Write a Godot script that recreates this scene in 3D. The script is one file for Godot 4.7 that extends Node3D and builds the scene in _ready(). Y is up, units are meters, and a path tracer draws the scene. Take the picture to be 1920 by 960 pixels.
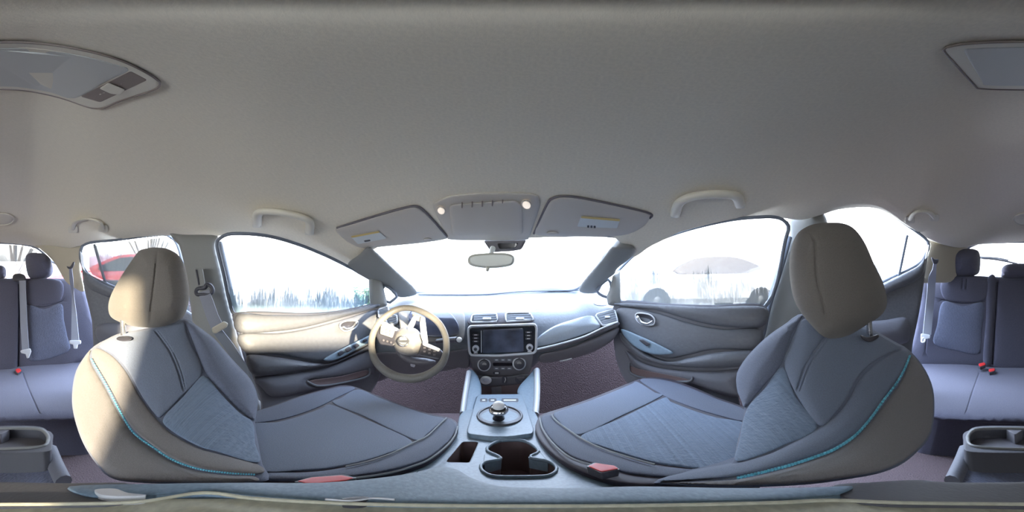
extends Node3D
# A wide car cabin seen from between the two front seats. Units are metres, y is up, the camera looks along -z.
const F := 960.0
const EYE := Vector3(0, 1.05, 0)
var M := {}
var used := {}

# ---------------------------------------------------------------- geometry helpers
class Geo:
	var v := PackedVector3Array()
	var n := PackedVector3Array()
	var i := PackedInt32Array()
	var uv := PackedVector2Array()
	func add(o: Geo) -> Geo:
		var at := v.size()
		v.append_array(o.v)
		n.append_array(o.n)
		for k in o.i:
			i.append(k + at)
		return self
	func smooth() -> Geo:
		n.resize(v.size())
		n.fill(Vector3.ZERO)
		for t in range(0, i.size(), 3):
			var a := v[i[t]]
			var c := (v[i[t + 2]] - a).cross(v[i[t + 1]] - a)
			n[i[t]] += c
			n[i[t + 1]] += c
			n[i[t + 2]] += c
		for k in n.size():
			n[k] = n[k].normalized() if n[k].length_squared() > 1e-20 else Vector3.UP
		return self
	func turned() -> Geo:
		for t in range(0, i.size(), 3):
			var k := i[t + 1]
			i[t + 1] = i[t + 2]
			i[t + 2] = k
		return smooth()

func P(u: float, v: float, d: float) -> Vector3:
	return EYE + Vector3((u - 960.0) / F * d, (480.0 - v) / F * d, -d)

func p2(a: Array) -> PackedVector2Array:
	var o := PackedVector2Array()
	for k in range(0, a.size(), 2):
		o.append(Vector2(a[k], a[k + 1]))
	return o

func cat(a, b, c, d, t: float):
	return 0.5 * (2.0 * b + (c - a) * t + (2.0 * a - 5.0 * b + 4.0 * c - d) * t * t + (3.0 * b - a - 3.0 * c + d) * t * t * t)

func curve(a: Array, closed := true, sub := 6) -> PackedVector2Array:   # smooth line through points
	var p := p2(a)
	var n := p.size()
	var o := PackedVector2Array()
	for k in (n if closed else n - 1):
		var q0: Vector2 = p[(k + n - 1) % n] if closed else p[maxi(k - 1, 0)]
		var q3: Vector2 = p[(k + 2) % n] if closed else p[mini(k + 2, n - 1)]
		for s in sub:
			o.append(cat(q0, p[k], p[(k + 1) % n], q3, float(s) / sub))
	if not closed:
		o.append(p[n - 1])
	return o

func corners(a: Array, r := 3.0) -> PackedVector2Array:   # straight outline with rounded corners
	var p := p2(a)
	var n := p.size()
	var o := PackedVector2Array()
	for k in n:
		var a0 := p[(k + n - 1) % n]
		var b0 := p[k]
		var c0 := p[(k + 1) % n]
		var rr := minf(r, 0.45 * minf(a0.distance_to(b0), b0.distance_to(c0)))
		var s := b0 + (a0 - b0).normalized() * rr
		var e := b0 + (c0 - b0).normalized() * rr
		for t in 4:
			var f := t / 3.0
			o.append(s.lerp(b0, f).lerp(b0.lerp(e, f), f))
	return o

func oval(u: float, v: float, ru: float, rv: float, n := 20, tilt := 0.0) -> PackedVector2Array:
	var o := PackedVector2Array()
	for k in n:
		var a := TAU * k / n
		o.append(Vector2(u, v) + Vector2(ru * cos(a), rv * sin(a)).rotated(tilt))
	return o

func box2(u0: float, v0: float, u1: float, v1: float, r := 2.0) -> PackedVector2Array:
	return corners([u0, v0, u1, v0, u1, v1, u0, v1], r)

func spaced(p: PackedVector2Array, gap: float, closed := true) -> PackedVector2Array:
	var total := 0.0
	var n := p.size()
	var m := n if closed else n - 1
	for k in m:
		total += p[k].distance_to(p[(k + 1) % n])
	var count := maxi(6 if closed else 2, int(round(total / gap)))
	var each := total / count
	var o := PackedVector2Array()
	var left := 0.0
	for k in m:
		var a := p[k]
		var b := p[(k + 1) % n]
		var l := a.distance_to(b)
		while left <= l and o.size() < count and l > 0.0:
			o.append(a.lerp(b, left / l))
			left += each
		left -= l
	if not closed:
		o.append(p[n - 1])
	return o

func area(p: PackedVector2Array) -> float:
	var s := 0.0
	for k in p.size():
		s += p[k].cross(p[(k + 1) % p.size()])
	return s / 2.0

func near(q: Vector2, loops: Array) -> float:
	var best := 1e18
	for l in loops:
		var p: PackedVector2Array = l
		var a := p[p.size() - 1]
		for b in p:
			var e := b - a
			var t := clampf((q - a).dot(e) / maxf(e.length_squared(), 1e-9), 0.0, 1.0)
			best = minf(best, q.distance_squared_to(a + e * t))
			a = b
	return sqrt(best)

func near_line(q: Vector2, p: PackedVector2Array) -> float:
	var best := 1e18
	for k in p.size() - 1:
		var e := p[k + 1] - p[k]
		var t := clampf((q - p[k]).dot(e) / maxf(e.length_squared(), 1e-9), 0.0, 1.0)
		best = minf(best, q.distance_squared_to(p[k] + e * t))
	return sqrt(best)

# A solid with the given outline: front face bulging and rounded at the rim, sides, back. depth(u, v) is how far its face lies.
# r rim radius, bulge, spread, thick in metres; grooves [[line, width px, depth m]]; holes; ext: which way the body goes back.
func solid(line: PackedVector2Array, depth: Callable, o := {}) -> Geo:
	var r: float = o.get("r", 0.005)
	var bulge: float = o.get("bulge", 0.0)
	var spread: float = o.get("spread", 0.04)
	var thick: float = o.get("thick", 0.02)
	var lift: float = o.get("lift", 0.0)
	var most: float = o.get("n", 420.0)
	if area(line) < 0.0:
		line.reverse()
	var big := absf(area(line))
	var count := clampf(big / 10.0, 8.0, most)
	var step := clampf(sqrt(big / count), 1.2, 40.0)
	var mid := Vector2.ZERO
	for q in line:
		mid += q
	mid /= line.size()
	var dm: float = depth.call(mid.x, mid.y)
	var loops := [spaced(line, step * 0.8)]
	for h in o.get("holes", []):
		var hp: PackedVector2Array = h
		if area(hp) > 0.0:
			hp.reverse()
		loops.append(spaced(hp, step * 0.6))
	var grooves := []
	for gq in o.get("grooves", []):
		grooves.append([spaced(gq[0], step * 0.7, false), gq[1], gq[2]])
	var pts := PackedVector2Array()
	var dist := PackedFloat32Array()
	var starts := []
	for l in loops:
		starts.append(pts.size())
		for q in l:
			pts.append(q)
			dist.append(0.0)
	var rp := r * F / dm
	var outer: PackedVector2Array = loops[0]
	if rp > 0.4:
		for f in ([0.12, 0.45, 1.05] if rp > 1.5 else [0.5, 1.1]):
			for l in loops:
				var lp: PackedVector2Array = l
				var m := lp.size()
				for k in m:
					var t := (lp[(k + 1) % m] - lp[(k + m - 1) % m]).normalized()
					var q: Vector2 = lp[k] + Vector2(-t.y, t.x) * rp * f
					var s := near(q, loops)
					if s > rp * f * 0.85 and Geometry2D.is_point_in_polygon(q, outer):
						pts.append(q)
						dist.append(s)
	var clear := maxf(rp * 1.1 + step * 0.3, step * 0.45)
	for gq in grooves:
		var gl: PackedVector2Array = gq[0]
		for k in gl.size():
			var t := (gl[mini(k + 1, gl.size() - 1)] - gl[maxi(k - 1, 0)]).normalized()
			for off in [0.0, 1.0, -1.0, 2.2, -2.2]:
				var q: Vector2 = gl[k] + Vector2(-t.y, t.x) * off * gq[1]
				if Geometry2D.is_point_in_polygon(q, outer):
					var s := near(q, loops)
					if s > rp * 1.1 + 0.5:
						pts.append(q)
						dist.append(s)
	var lo := line[0]
	var hi := line[0]
	for q in line:
		lo = lo.min(q)
		hi = hi.max(q)
	var row := 0
	var y := lo.y + step * 0.5
	while y < hi.y:
		var x := lo.x + (0.25 if row % 2 else 0.75) * step
		while x < hi.x:
			var q := Vector2(x, y)
			x += step
			if not Geometry2D.is_point_in_polygon(q, outer):
				continue
			var s := near(q, loops)
			if s < clear:
				continue
			var busy := false
			for gq in grooves:
				busy = busy or near_line(q, gq[0]) < gq[1] * 2.2 + step * 0.4
			if not busy:
				pts.append(q)
				dist.append(s)
		y += step * 0.87
		row += 1
	var g := Geo.new()
	for k in pts.size():
		var q := pts[k]
		var d: float = depth.call(q.x, q.y) - lift
		var s := dist[k] * d / F
		var e := 0.0
		if s < r:
			e = r - sqrt(maxf(r * r - (r - s) * (r - s), 0.0))
		for gq in grooves:
			var w: float = near_line(q, gq[0]) / gq[1]
			if w < 3.0:
				e += gq[2] * exp(-w * w)
		g.v.append(P(q.x, q.y, d + e - bulge * (1.0 - exp(-s / spread))))
	var tri := Geometry2D.triangulate_delaunay(pts)
	var kept := PackedInt32Array()
	for t in range(0, tri.size(), 3):
		var c := (pts[tri[t]] + pts[tri[t + 1]] + pts[tri[t + 2]]) / 3.0
		if not Geometry2D.is_point_in_polygon(c, outer):
			continue
		var inside := false
		for k in range(1, loops.size()):
			inside = inside or Geometry2D.is_point_in_polygon(c, loops[k])
		if inside:
			continue
		var a := g.v[tri[t]]
		var nn := (g.v[tri[t + 2]] - a).cross(g.v[tri[t + 1]] - a)
		if nn.dot(EYE - a) < 0.0:
			kept.append_array([tri[t], tri[t + 2], tri[t + 1]])
		else:
			kept.append_array([tri[t], tri[t + 1], tri[t + 2]])
	g.i = kept
	g.smooth()
	if thick > 0.0:
		var ext: Vector3 = o.get("ext", (P(mid.x, mid.y, dm) - EYE).normalized() * thick)
		var shrink: float = o.get("shrink", 0.94)
		var back := func(k: int) -> Vector3:
			var q := mid + (pts[k] - mid) * shrink
			return P(q.x, q.y, depth.call(q.x, q.y) - lift) + ext
		for li in (1 if o.get("bare_holes", false) else loops.size()):
			var w := Geo.new()
			var m: int = loops[li].size()
			for k in m:
				w.v.append(g.v[starts[li] + k])
				w.v.append(back.call(starts[li] + k))
			for k in m:
				var a := k * 2
				var b := ((k + 1) % m) * 2
				w.i.append_array([a, b, a + 1, b, b + 1, a + 1])
			g.add(w.smooth())
		if loops.size() == 1 and not o.get("open", false):
			var c := Geo.new()
			for k in outer.size():
				c.v.append(back.call(k))
			c.i = Geometry2D.triangulate_polygon(outer)
			g.add(c.smooth())
	return g

func rows(grid: Array, wrap := false) -> Geo:   # a smooth surface through rows of points
	var g := Geo.new()
	var w: int = grid[0].size()
	for r in grid:
		for q in r:
			g.v.append(q)
	for a in grid.size() - 1:
		for b in (w if wrap else w - 1):
			var c := (b + 1) % w
			g.i.append_array([a * w + b, a * w + c, (a + 1) * w + b, a * w + c, (a + 1) * w + c, (a + 1) * w + b])
	return g.smooth()

func fan(ring: Array) -> Geo:
	var g := Geo.new()
	var c := Vector3.ZERO
	for q in ring:
		c += q
		g.v.append(q)
	g.v.append(c / ring.size())
	for k in ring.size():
		g.i.append_array([k, (k + 1) % ring.size(), ring.size()])
	return g.smooth()

func tube(p: Array, r, closed := false, sides := 8, flat := 1.0, up := Vector3.ZERO) -> Geo:
	var n := p.size()
	var grid := []
	var side := Vector3.ZERO
	for k in (n + 1 if closed else n):
		var at: Vector3 = p[k % n]
		var t: Vector3 = (p[(k + 1) % n] - p[(k + n - 1) % n]) if closed else (p[mini(k + 1, n - 1)] - p[maxi(k - 1, 0)])
		t = t.normalized()
		if up != Vector3.ZERO:
			side = t.cross(up).normalized()
		elif side == Vector3.ZERO:
			side = t.cross(Vector3.UP if absf(t.y) < 0.9 else Vector3.RIGHT).normalized()
		else:
			side = (side - t * side.dot(t)).normalized()
		var other := t.cross(side)
		var ring := PackedVector3Array()
		var rr: float = r[k % n] if r is Array else r
		for s in sides:
			var a := TAU * s / sides
			ring.append(at + side * cos(a) * rr + other * sin(a) * rr * flat)
		grid.append(ring)
	var g := rows(grid, true)
	if not closed:
		g.add(fan(Array(grid[0])))
		g.add(fan(Array(grid[grid.size() - 1])))
	return g

func lathe(profile: Array, xf: Transform3D, sides := 24) -> Geo:   # profile of [radius, height] round the local y axis
	var grid := []
	for q in profile:
		var ring := PackedVector3Array()
		for s in sides:
			var a := TAU * s / sides
			ring.append(xf * Vector3(q[0] * cos(a), q[1], q[0] * sin(a)))
		grid.append(ring)
	return rows(grid, true)

func prism(line: PackedVector2Array, t: float, bevel: float, xf: Transform3D) -> Geo:   # outline in local xy, thickness along z
	var mid := Vector2.ZERO
	var lo := line[0]
	var hi := line[0]
	for q in line:
		mid += q
		lo = lo.min(q)
		hi = hi.max(q)
	mid /= line.size()
	var k := 1.0 - 2.0 * bevel / maxf(minf(hi.x - lo.x, hi.y - lo.y), 1e-6)
	var g := Geo.new()
	var last := PackedVector3Array()
	for q in [[k, t / 2.0], [1.0, t / 2.0 - bevel], [1.0, -t / 2.0 + bevel], [k, -t / 2.0]]:
		var ring := PackedVector3Array()
		for e in line:
			var s: Vector2 = mid + (e - mid) * q[0]
			ring.append(xf * Vector3(s.x, s.y, q[1]))
		if last.size():
			g.add(rows([last, ring], true))
		if absf(q[0] - k) < 1e-6:
			var c := Geo.new()
			c.v = ring
			c.i = Geometry2D.triangulate_polygon(line)
			g.add(c.smooth())
		last = ring
	return g

func slab(w: float, h: float, t: float, r: float, xf: Transform3D, bevel := 0.002) -> Geo:
	return prism(corners([-w / 2, -h / 2, w / 2, -h / 2, w / 2, h / 2, -w / 2, h / 2], r), t, minf(bevel, t * 0.4), xf)

func block(lo: Vector3, hi: Vector3) -> Geo:
	var s := hi - lo
	return slab(s.x, s.y, s.z, 0.004, Transform3D(Basis(), (lo + hi) / 2.0), 0.003)

func on(line: PackedVector2Array, depth: Callable, lift := 0.0) -> Array:   # a line laid on a surface
	var o := []
	for q in line:
		o.append(P(q.x, q.y, depth.call(q.x, q.y) - lift))
	return o

func strip(p: Array, half: Array, t: float) -> Geo:   # webbing: centre points, half-width vectors, thickness
	var grid := []
	for k in p.size():
		var along: Vector3 = (p[mini(k + 1, p.size() - 1)] - p[maxi(k - 1, 0)]).normalized()
		var up: Vector3 = along.cross(half[k]).normalized() * t / 2.0
		var a: Vector3 = p[k]
		grid.append(PackedVector3Array([a - half[k] - up, a + half[k] - up, a + half[k] + up, a - half[k] + up]))
	var g := Geo.new()
	for s in 4:
		var side := []
		for r in grid:
			side.append(PackedVector3Array([r[s], r[(s + 1) % 4]]))
		g.add(rows(side))
	g.add(fan(Array(grid[0])))
	g.add(fan(Array(grid[grid.size() - 1])))
	return g

func belt(pixels: Array, depth: Callable, w: Array) -> Geo:   # webbing along [u, v] points, w widths in px
	var p := []
	var h := []
	var n := pixels.size()
	for k in n:
		var q: Vector2 = pixels[k]
		var t: Vector2 = (pixels[mini(k + 1, n - 1)] - pixels[maxi(k - 1, 0)]).normalized()
		var d: float = depth.call(q.x, q.y)
		p.append(P(q.x, q.y, d))
		h.append(Vector3(-t.y, -t.x, 0.0) * w[k] * 0.5 * d / F)
	return strip(p, h, 0.003)

func pl(x: float, a: Array) -> float:   # smooth interpolation in a table of [x, y]
	if x <= a[0][0]:
		return a[0][1]
	for k in a.size() - 1:
		if x <= a[k + 1][0]:
			var t: float = (x - a[k][0]) / (a[k + 1][0] - a[k][0])
			return cat(a[maxi(k - 1, 0)][1], a[k][1], a[k + 1][1], a[mini(k + 2, a.size() - 1)][1], t)
	return a[a.size() - 1][1]

# ---------------------------------------------------------------- scene helpers
func numbered(called: String) -> String:
	used[called] = used.get(called, 0) + 1
	return called if used[called] == 1 else "%s_%03d" % [called, used[called] - 1]

func thing(called: String, label: String, category: String, at: Vector3, group := "", kind := "") -> Node3D:
	var o := Node3D.new()
	o.name = numbered(called)
	o.position = at
	add_child(o)
	o.set_meta("label", label)
	o.set_meta("category", category)
	if group:
		o.set_meta("group", group)
	if kind:
		o.set_meta("kind", kind)
	return o

func part(called: String, g: Geo, m: Material, parent: Node3D = null, kind := "", label := "") -> MeshInstance3D:
	var o := MeshInstance3D.new()
	var from := Vector3.ZERO
	var up: Node = parent
	while up is Node3D and up != self:
		from += up.position
		up = up.get_parent()
	var arr := []
	arr.resize(Mesh.ARRAY_MAX)
	var v := g.v.duplicate()
	for k in v.size():
		v[k] -= from
	arr[Mesh.ARRAY_VERTEX] = v
	arr[Mesh.ARRAY_NORMAL] = g.n
	if g.uv.size():
		arr[Mesh.ARRAY_TEX_UV] = g.uv
	arr[Mesh.ARRAY_INDEX] = g.i
	var mesh := ArrayMesh.new()
	mesh.add_surface_from_arrays(Mesh.PRIMITIVE_TRIANGLES, arr)
	o.mesh = mesh
	o.material_override = m
	o.cast_shadow = GeometryInstance3D.SHADOW_CASTING_SETTING_ON
	if parent == null:
		o.name = numbered(called)
		add_child(o)
	else:
		o.name = called
		parent.add_child(o, true)
	if kind:
		o.set_meta("kind", kind)
	if label:
		o.set_meta("label", label)
	return o

func tag(o: Node, label: String, category: String, group := "", kind := "") -> Node:
	o.set_meta("label", label)
	o.set_meta("category", category)
	if group:
		o.set_meta("group", group)
	if kind:
		o.set_meta("kind", kind)
	return o

# ---------------------------------------------------------------- materials
func noise_tex(freq: float, seed_: int, normal := false, strength := 4.0, stretch := 1.0, octaves := 3) -> Texture2D:
	var n := FastNoiseLite.new()
	n.seed = seed_
	n.noise_type = FastNoiseLite.TYPE_SIMPLEX_SMOOTH
	n.frequency = freq
	n.fractal_octaves = octaves
	var size := 256
	var im := n.get_seamless_image(size, size)
	if stretch != 1.0:
		im.resize(size, maxi(int(size / stretch), 8))
		im.resize(size, size)
	if normal:
		im.bump_map_to_normal_map(strength)
	return ImageTexture.create_from_image(im)

func tint_tex(c: Color, amount: float, freq: float, seed_: int) -> Texture2D:   # mottled colour
	var n := FastNoiseLite.new()
	n.seed = seed_
	n.frequency = freq
	n.fractal_octaves = 5
	var src := n.get_seamless_image(256, 256)
	var im := Image.create(256, 256, false, Image.FORMAT_RGB8)
	for y in 256:
		for x in 256:
			var k := 1.0 + amount * (src.get_pixel(x, y).r - 0.5) * 2.0
			im.set_pixel(x, y, Color(c.r * k, c.g * k, c.b * k))
	return ImageTexture.create_from_image(im)

func line_tex(c: Color, amount: float, seed_: int) -> Texture2D:   # fine woven lines
	var rng := RandomNumberGenerator.new()
	rng.seed = seed_
	var n := FastNoiseLite.new()
	n.seed = seed_
	n.frequency = 0.02
	var blot := n.get_seamless_image(256, 256)
	var im := Image.create(256, 256, false, Image.FORMAT_RGB8)
	for x in 256:
		var k := rng.randf_range(-1.0, 1.0) * amount
		for y in 256:
			var f := 1.0 + k * clampf(blot.get_pixel(x, y).r * 1.6, 0.2, 1.2) + 0.05 * (blot.get_pixel(y, x).r - 0.5)
			im.set_pixel(x, y, Color(c.r * f, c.g * f, c.b * f))
	return ImageTexture.create_from_image(im)

func mat(called: String, c: Color, rough := 0.6, o := {}) -> StandardMaterial3D:
	var m := StandardMaterial3D.new()
	m.resource_name = called
	m.albedo_color = c
	m.roughness = rough
	m.metallic = o.get("metal", 0.0)
	m.metallic_specular = o.get("spec", 0.5)
	if o.has("mottle"):
		m.albedo_texture = tint_tex(c, o.mottle, o.get("freq", 0.02), hash(called) % 1000)
		m.albedo_color = Color.WHITE
	if o.has("lines"):
		m.albedo_texture = line_tex(c, o.lines, 77)
	if o.has("bump"):
		m.normal_enabled = true
		m.normal_texture = o.bump
		m.normal_scale = o.get("bump_scale", 0.5)
	if o.has("mottle") or o.has("bump"):
		m.uv1_triplanar = true
		m.uv1_world_triplanar = true
		m.uv1_scale = o.get("scale", Vector3(4, 4, 4))
	if o.has("coat"):
		m.clearcoat_enabled = true
		m.clearcoat = o.coat
		m.clearcoat_roughness = 0.15
	if o.has("sheen"):
		m.rim_enabled = true
		m.rim = o.sheen
	M[called] = m
	return m

func make_materials() -> void:
	var weave := noise_tex(0.09, 3, true, 6.0)
	var grain := noise_tex(0.05, 8, true, 3.0)
	var ribs := noise_tex(0.06, 12, true, 8.0, 6.0)
	mat("headliner", Color(0.92, 0.885, 0.81), 0.95, {"mottle": 0.03, "freq": 0.03, "bump": weave, "bump_scale": 0.1, "scale": Vector3(9, 9, 9)})
	mat("roof_plastic", Color(0.87, 0.845, 0.78), 0.6, {"bump": grain, "bump_scale": 0.1, "scale": Vector3(6, 6, 6)})
	mat("pillar_trim", Color(0.52, 0.52, 0.51), 0.6, {"bump": grain, "bump_scale": 0.12, "scale": Vector3(6, 6, 6)})
	mat("rear_trim", Color(0.74, 0.71, 0.64), 0.7, {"bump": grain, "bump_scale": 0.12, "scale": Vector3(6, 6, 6)})
	mat("rubber", Color(0.44, 0.47, 0.52), 0.5)
	mat("roof_piping", Color(0.42, 0.40, 0.42), 0.8)  # shade tone for the gap round the visors
	mat("dash", Color(0.46, 0.48, 0.51), 0.55, {"mottle": 0.05, "freq": 0.05, "bump": grain, "bump_scale": 0.2, "scale": Vector3(5, 5, 5)})
	mat("dash_low", Color(0.40, 0.39, 0.41), 0.6, {"bump": grain, "bump_scale": 0.2, "scale": Vector3(5, 5, 5)})
	mat("door", Color(0.395, 0.405, 0.43), 0.5, {"mottle": 0.05, "freq": 0.04, "bump": grain, "bump_scale": 0.2, "scale": Vector3(5, 5, 5)})
	mat("door_low", Color(0.42, 0.425, 0.46), 0.6, {"bump": grain, "bump_scale": 0.2, "scale": Vector3(5, 5, 5)})
	mat("seat", Color(0.40, 0.43, 0.505), 0.85, {"mottle": 0.09, "freq": 0.05, "bump": weave, "bump_scale": 0.35, "scale": Vector3(14, 14, 14), "sheen": 0.25})  # dark grey fabric with the blue of the sky light put in
	mat("seat_main", Color(0.445, 0.485, 0.56), 0.85, {"mottle": 0.08, "freq": 0.05, "bump": weave, "bump_scale": 0.35, "scale": Vector3(14, 14, 14), "sheen": 0.25})  # sky blue light mixed into the fabric colour
	mat("seat_insert", Color(0.46, 0.53, 0.62), 0.85, {"mottle": 0.14, "lines": 0.08, "bump": weave, "bump_scale": 0.3, "scale": Vector3(2.6, 2.6, 2.6), "sheen": 0.25})  # carries the same painted blue sky light
	mat("seat_side", Color(0.51, 0.495, 0.495), 0.85, {"mottle": 0.07, "freq": 0.05, "bump": weave, "bump_scale": 0.3, "scale": Vector3(14, 14, 14), "sheen": 0.2})  # lightened so the outer panels look more sunlit
	mat("headrest", Color(0.455, 0.435, 0.41), 0.85, {"mottle": 0.06, "freq": 0.05, "bump": weave, "bump_scale": 0.3, "scale": Vector3(14, 14, 14), "sheen": 0.2})
	mat("rear_seat", Color(0.315, 0.315, 0.38), 0.88, {"mottle": 0.08, "freq": 0.05, "bump": weave, "bump_scale": 0.35, "scale": Vector3(10, 10, 10), "sheen": 0.2})
	mat("rear_insert", Color(0.37, 0.39, 0.47), 0.88, {"mottle": 0.12, "freq": 0.06, "bump": ribs, "bump_scale": 0.5, "scale": Vector3(5, 16, 5), "sheen": 0.2})
	mat("seat_base", Color(0.29, 0.27, 0.31), 0.6)
	mat("carpet", Color(0.345, 0.29, 0.30), 0.97, {"mottle": 0.16, "freq": 0.12, "bump": weave, "bump_scale": 0.8, "scale": Vector3(4, 4, 4)})
	mat("console", Color(0.47, 0.545, 0.605), 0.4, {"mottle": 0.06, "freq": 0.05, "bump": grain, "bump_scale": 0.15, "scale": Vector3(5, 5, 5)})  # blue cast is sky light from the windows, put into the colour
	mat("armrest", Color(0.455, 0.545, 0.62), 0.55, {"mottle": 0.08, "freq": 0.04, "bump": grain, "bump_scale": 0.2, "scale": Vector3(5, 5, 5)})  # blue sky light tinted into the lid colour too
	mat("console_dark", Color(0.33, 0.33, 0.35), 0.55, {"bump": grain, "bump_scale": 0.2, "scale": Vector3(5, 5, 5)})
	mat("pale_trim", Color(0.74,0.73,0.65), 0.7, {"mottle": 0.08, "freq": 0.03})  # tone of the blurred nadir patch
	mat("black", Color(0.24, 0.24, 0.27), 0.4)
	mat("black_gloss", Color(0.10, 0.10, 0.13), 0.12, {"coat": 0.6})
	mat("well", Color(0.40, 0.335, 0.335), 0.5)
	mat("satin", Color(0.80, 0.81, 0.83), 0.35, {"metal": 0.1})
	mat("chrome", Color(0.85, 0.86, 0.88), 0.15, {"metal": 0.9})
	mat("white_mark", Color(0.88, 0.88, 0.88), 0.5)
	mat("leather", Color(0.48, 0.47, 0.45), 0.45, {"mottle": 0.05, "freq": 0.06, "bump": weave, "bump_scale": 0.25, "scale": Vector3(8, 8, 8)})
	mat("wheel_hub", Color(0.56, 0.55, 0.54), 0.5, {"bump": grain, "bump_scale": 0.2, "scale": Vector3(6, 6, 6)})
	mat("screen", Color(0.28, 0.30, 0.37), 0.14, {"coat": 0.5, "mottle": 0.35, "freq": 0.012, "scale": Vector3(2, 2, 2)})
	mat("insert_silver", Color(0.62, 0.65, 0.68), 0.3, {"metal": 0.2, "mottle": 0.05, "freq": 0.08, "scale": Vector3(5, 5, 5)})
	mat("thread", Color(0.40, 0.72, 0.80), 0.7)
	mat("pale_thread", Color(0.62, 0.64, 0.66), 0.7)
	mat("red", Color(0.86, 0.22, 0.22), 0.45)
	mat("webbing", Color(0.55, 0.56, 0.60), 0.8, {"bump": ribs, "bump_scale": 0.6, "scale": Vector3(20, 20, 20)})
	mat("paper", Color(0.80, 0.82, 0.82), 0.6)
	mat("yellow", Color(0.82, 0.72, 0.45), 0.6)
	mat("print", Color(0.25, 0.26, 0.28), 0.7)
	mat("lens", Color(0.76, 0.76, 0.74), 0.6)
	mat("visor", Color(0.77, 0.745, 0.71), 0.75, {"bump": weave, "bump_scale": 0.1, "scale": Vector3(9, 9, 9)})
	mat("dome_recess", Color(0.52, 0.47, 0.44), 0.6)
	var lit := mat("lamp_lens", Color(0.94, 0.90, 0.84), 0.35)
	lit.emission_enabled = true
	lit.emission = Color(1.0, 0.93, 0.84)
	lit.emission_energy_multiplier = 0.13
	mat("mirror_glass", Color(0.84, 0.85, 0.82), 0.3, {"metal": 0.3})
	mat("mirror_shell", Color(0.80, 0.80, 0.75), 0.45)
	mat("ground", Color(0.86, 0.84, 0.80), 0.9, {"mottle": 0.1, "freq": 0.02, "scale": Vector3(0.15, 0.15, 0.15)})
	mat("bark", Color(0.45, 0.42, 0.40), 0.9)
	mat("leaf_dull", Color(0.30, 0.42, 0.34), 0.9)
	mat("twig", Color(0.26, 0.25, 0.27), 0.9)
	mat("car_silver", Color(0.72, 0.75, 0.79), 0.25, {"metal": 0.3, "coat": 0.8})
	mat("car_red", Color(0.66, 0.16, 0.15), 0.25, {"coat": 0.8})
	mat("car_blue", Color(0.42, 0.52, 0.62), 0.25, {"coat": 0.8})
	mat("tyre", Color(0.15, 0.15, 0.16), 0.9)
	mat("wall_outside", Color(0.74, 0.73, 0.72), 0.9, {"mottle": 0.06, "freq": 0.03, "scale": Vector3(0.5, 0.5, 0.5)})
	var glass := mat("glass", Color(0.93, 0.96, 0.97, 0.04), 0.02)
	glass.transparency = BaseMaterial3D.TRANSPARENCY_ALPHA
	# droplets and runs of condensation on the panes: matter with a grain of its own
	for k in 3:
		var im := Image.create(512, 256, false, Image.FORMAT_RGBA8)
		var n := FastNoiseLite.new()
		n.seed = 21 + k
		n.frequency = 0.012
		n.fractal_octaves = 4
		var fine := FastNoiseLite.new()
		fine.seed = 5 + k
		fine.frequency = 0.09
		var tone: Color = [Color(0.62, 0.74, 0.82), Color(0.66, 0.70, 0.72), Color(0.58, 0.62, 0.64)][k]
		for y in 256:
			for x in 512:
				var h := y / 256.0
				var blot := n.get_noise_2d(x, y * 0.6)
				var streak := maxf(fine.get_noise_2d(x * 1.5, y * 0.12), 0.0)
				var top: float = [0.42, 0.35, -0.3][k] + 0.35 * fine.get_noise_2d(x * 0.12, 40.0) + 0.3 * fine.get_noise_2d(x * 1.3, 90.0)
				var wetness := smoothstep(0.0, 0.22, h - top)
				var a: float = wetness * ([0.945, 0.91, 0.88][k] + 0.07 * blot - 0.14 * streak)
				im.set_pixel(x, y, Color(tone.r, tone.g, tone.b, clampf(a, 0.0, 0.975)))
		var wet := mat("condensation_%d" % k, Color.WHITE, 0.9)
		wet.albedo_texture = ImageTexture.create_from_image(im)
		wet.transparency = BaseMaterial3D.TRANSPARENCY_ALPHA
		wet.texture_repeat = false

# ---------------------------------------------------------------- where the surfaces of the cabin lie
const LOW := [[-420, 452], [0, 454], [60, 460], [110, 470], [150, 460], [220, 449], [300, 439], [340, 441], [410, 442], [440, 437], [500, 441], [560, 457], [617, 484], [642, 497], [660, 503], [675, 498], [690, 477], [705, 464], [760, 455], [840, 447], [990, 446], [1100, 441], [1145, 443], [1160, 450], [1175, 470], [1188, 483], [1200, 476], [1215, 463], [1273, 435], [1361, 413], [1426, 406], [1470, 408], [1500, 410], [1540, 397], [1570, 386], [1620, 382], [1655, 390], [1700, 420], [1735, 443], [1760, 455], [1800, 464], [1836, 456], [1920, 452], [2340, 450]]
const EDGE := [[-420, 3.9], [60, 3.75], [180, 3.2], [330, 2.8], [500, 2.52], [720, 2.42], [960, 2.38], [1200, 2.42], [1420, 2.52], [1590, 2.8], [1740, 3.2], [1860, 3.75], [2340, 3.9]]

func roof(u: float, v: float) -> float:
	return 1.02 + (pl(u, EDGE) - 1.02) * pow(maxf(v, 0.0) / 448.0, 1.6)

func level(drop: float) -> Callable:
	return func(_u, v): return drop * F / maxf(v - 480.0, 60.0)

func door_left(u: float, v: float) -> float:
	return 2.22 + 0.5 * pow(clampf((u - 443.0) / 262.0, 0.0, 1.0), 1.4) - 0.0004 * (v - 590.0)

func door_right(u: float, v: float) -> float:
	return 2.22 + 0.5 * pow(clampf((1435.0 - u) / 275.0, 0.0, 1.0), 1.4) - 0.0004 * (v - 590.0)

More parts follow.
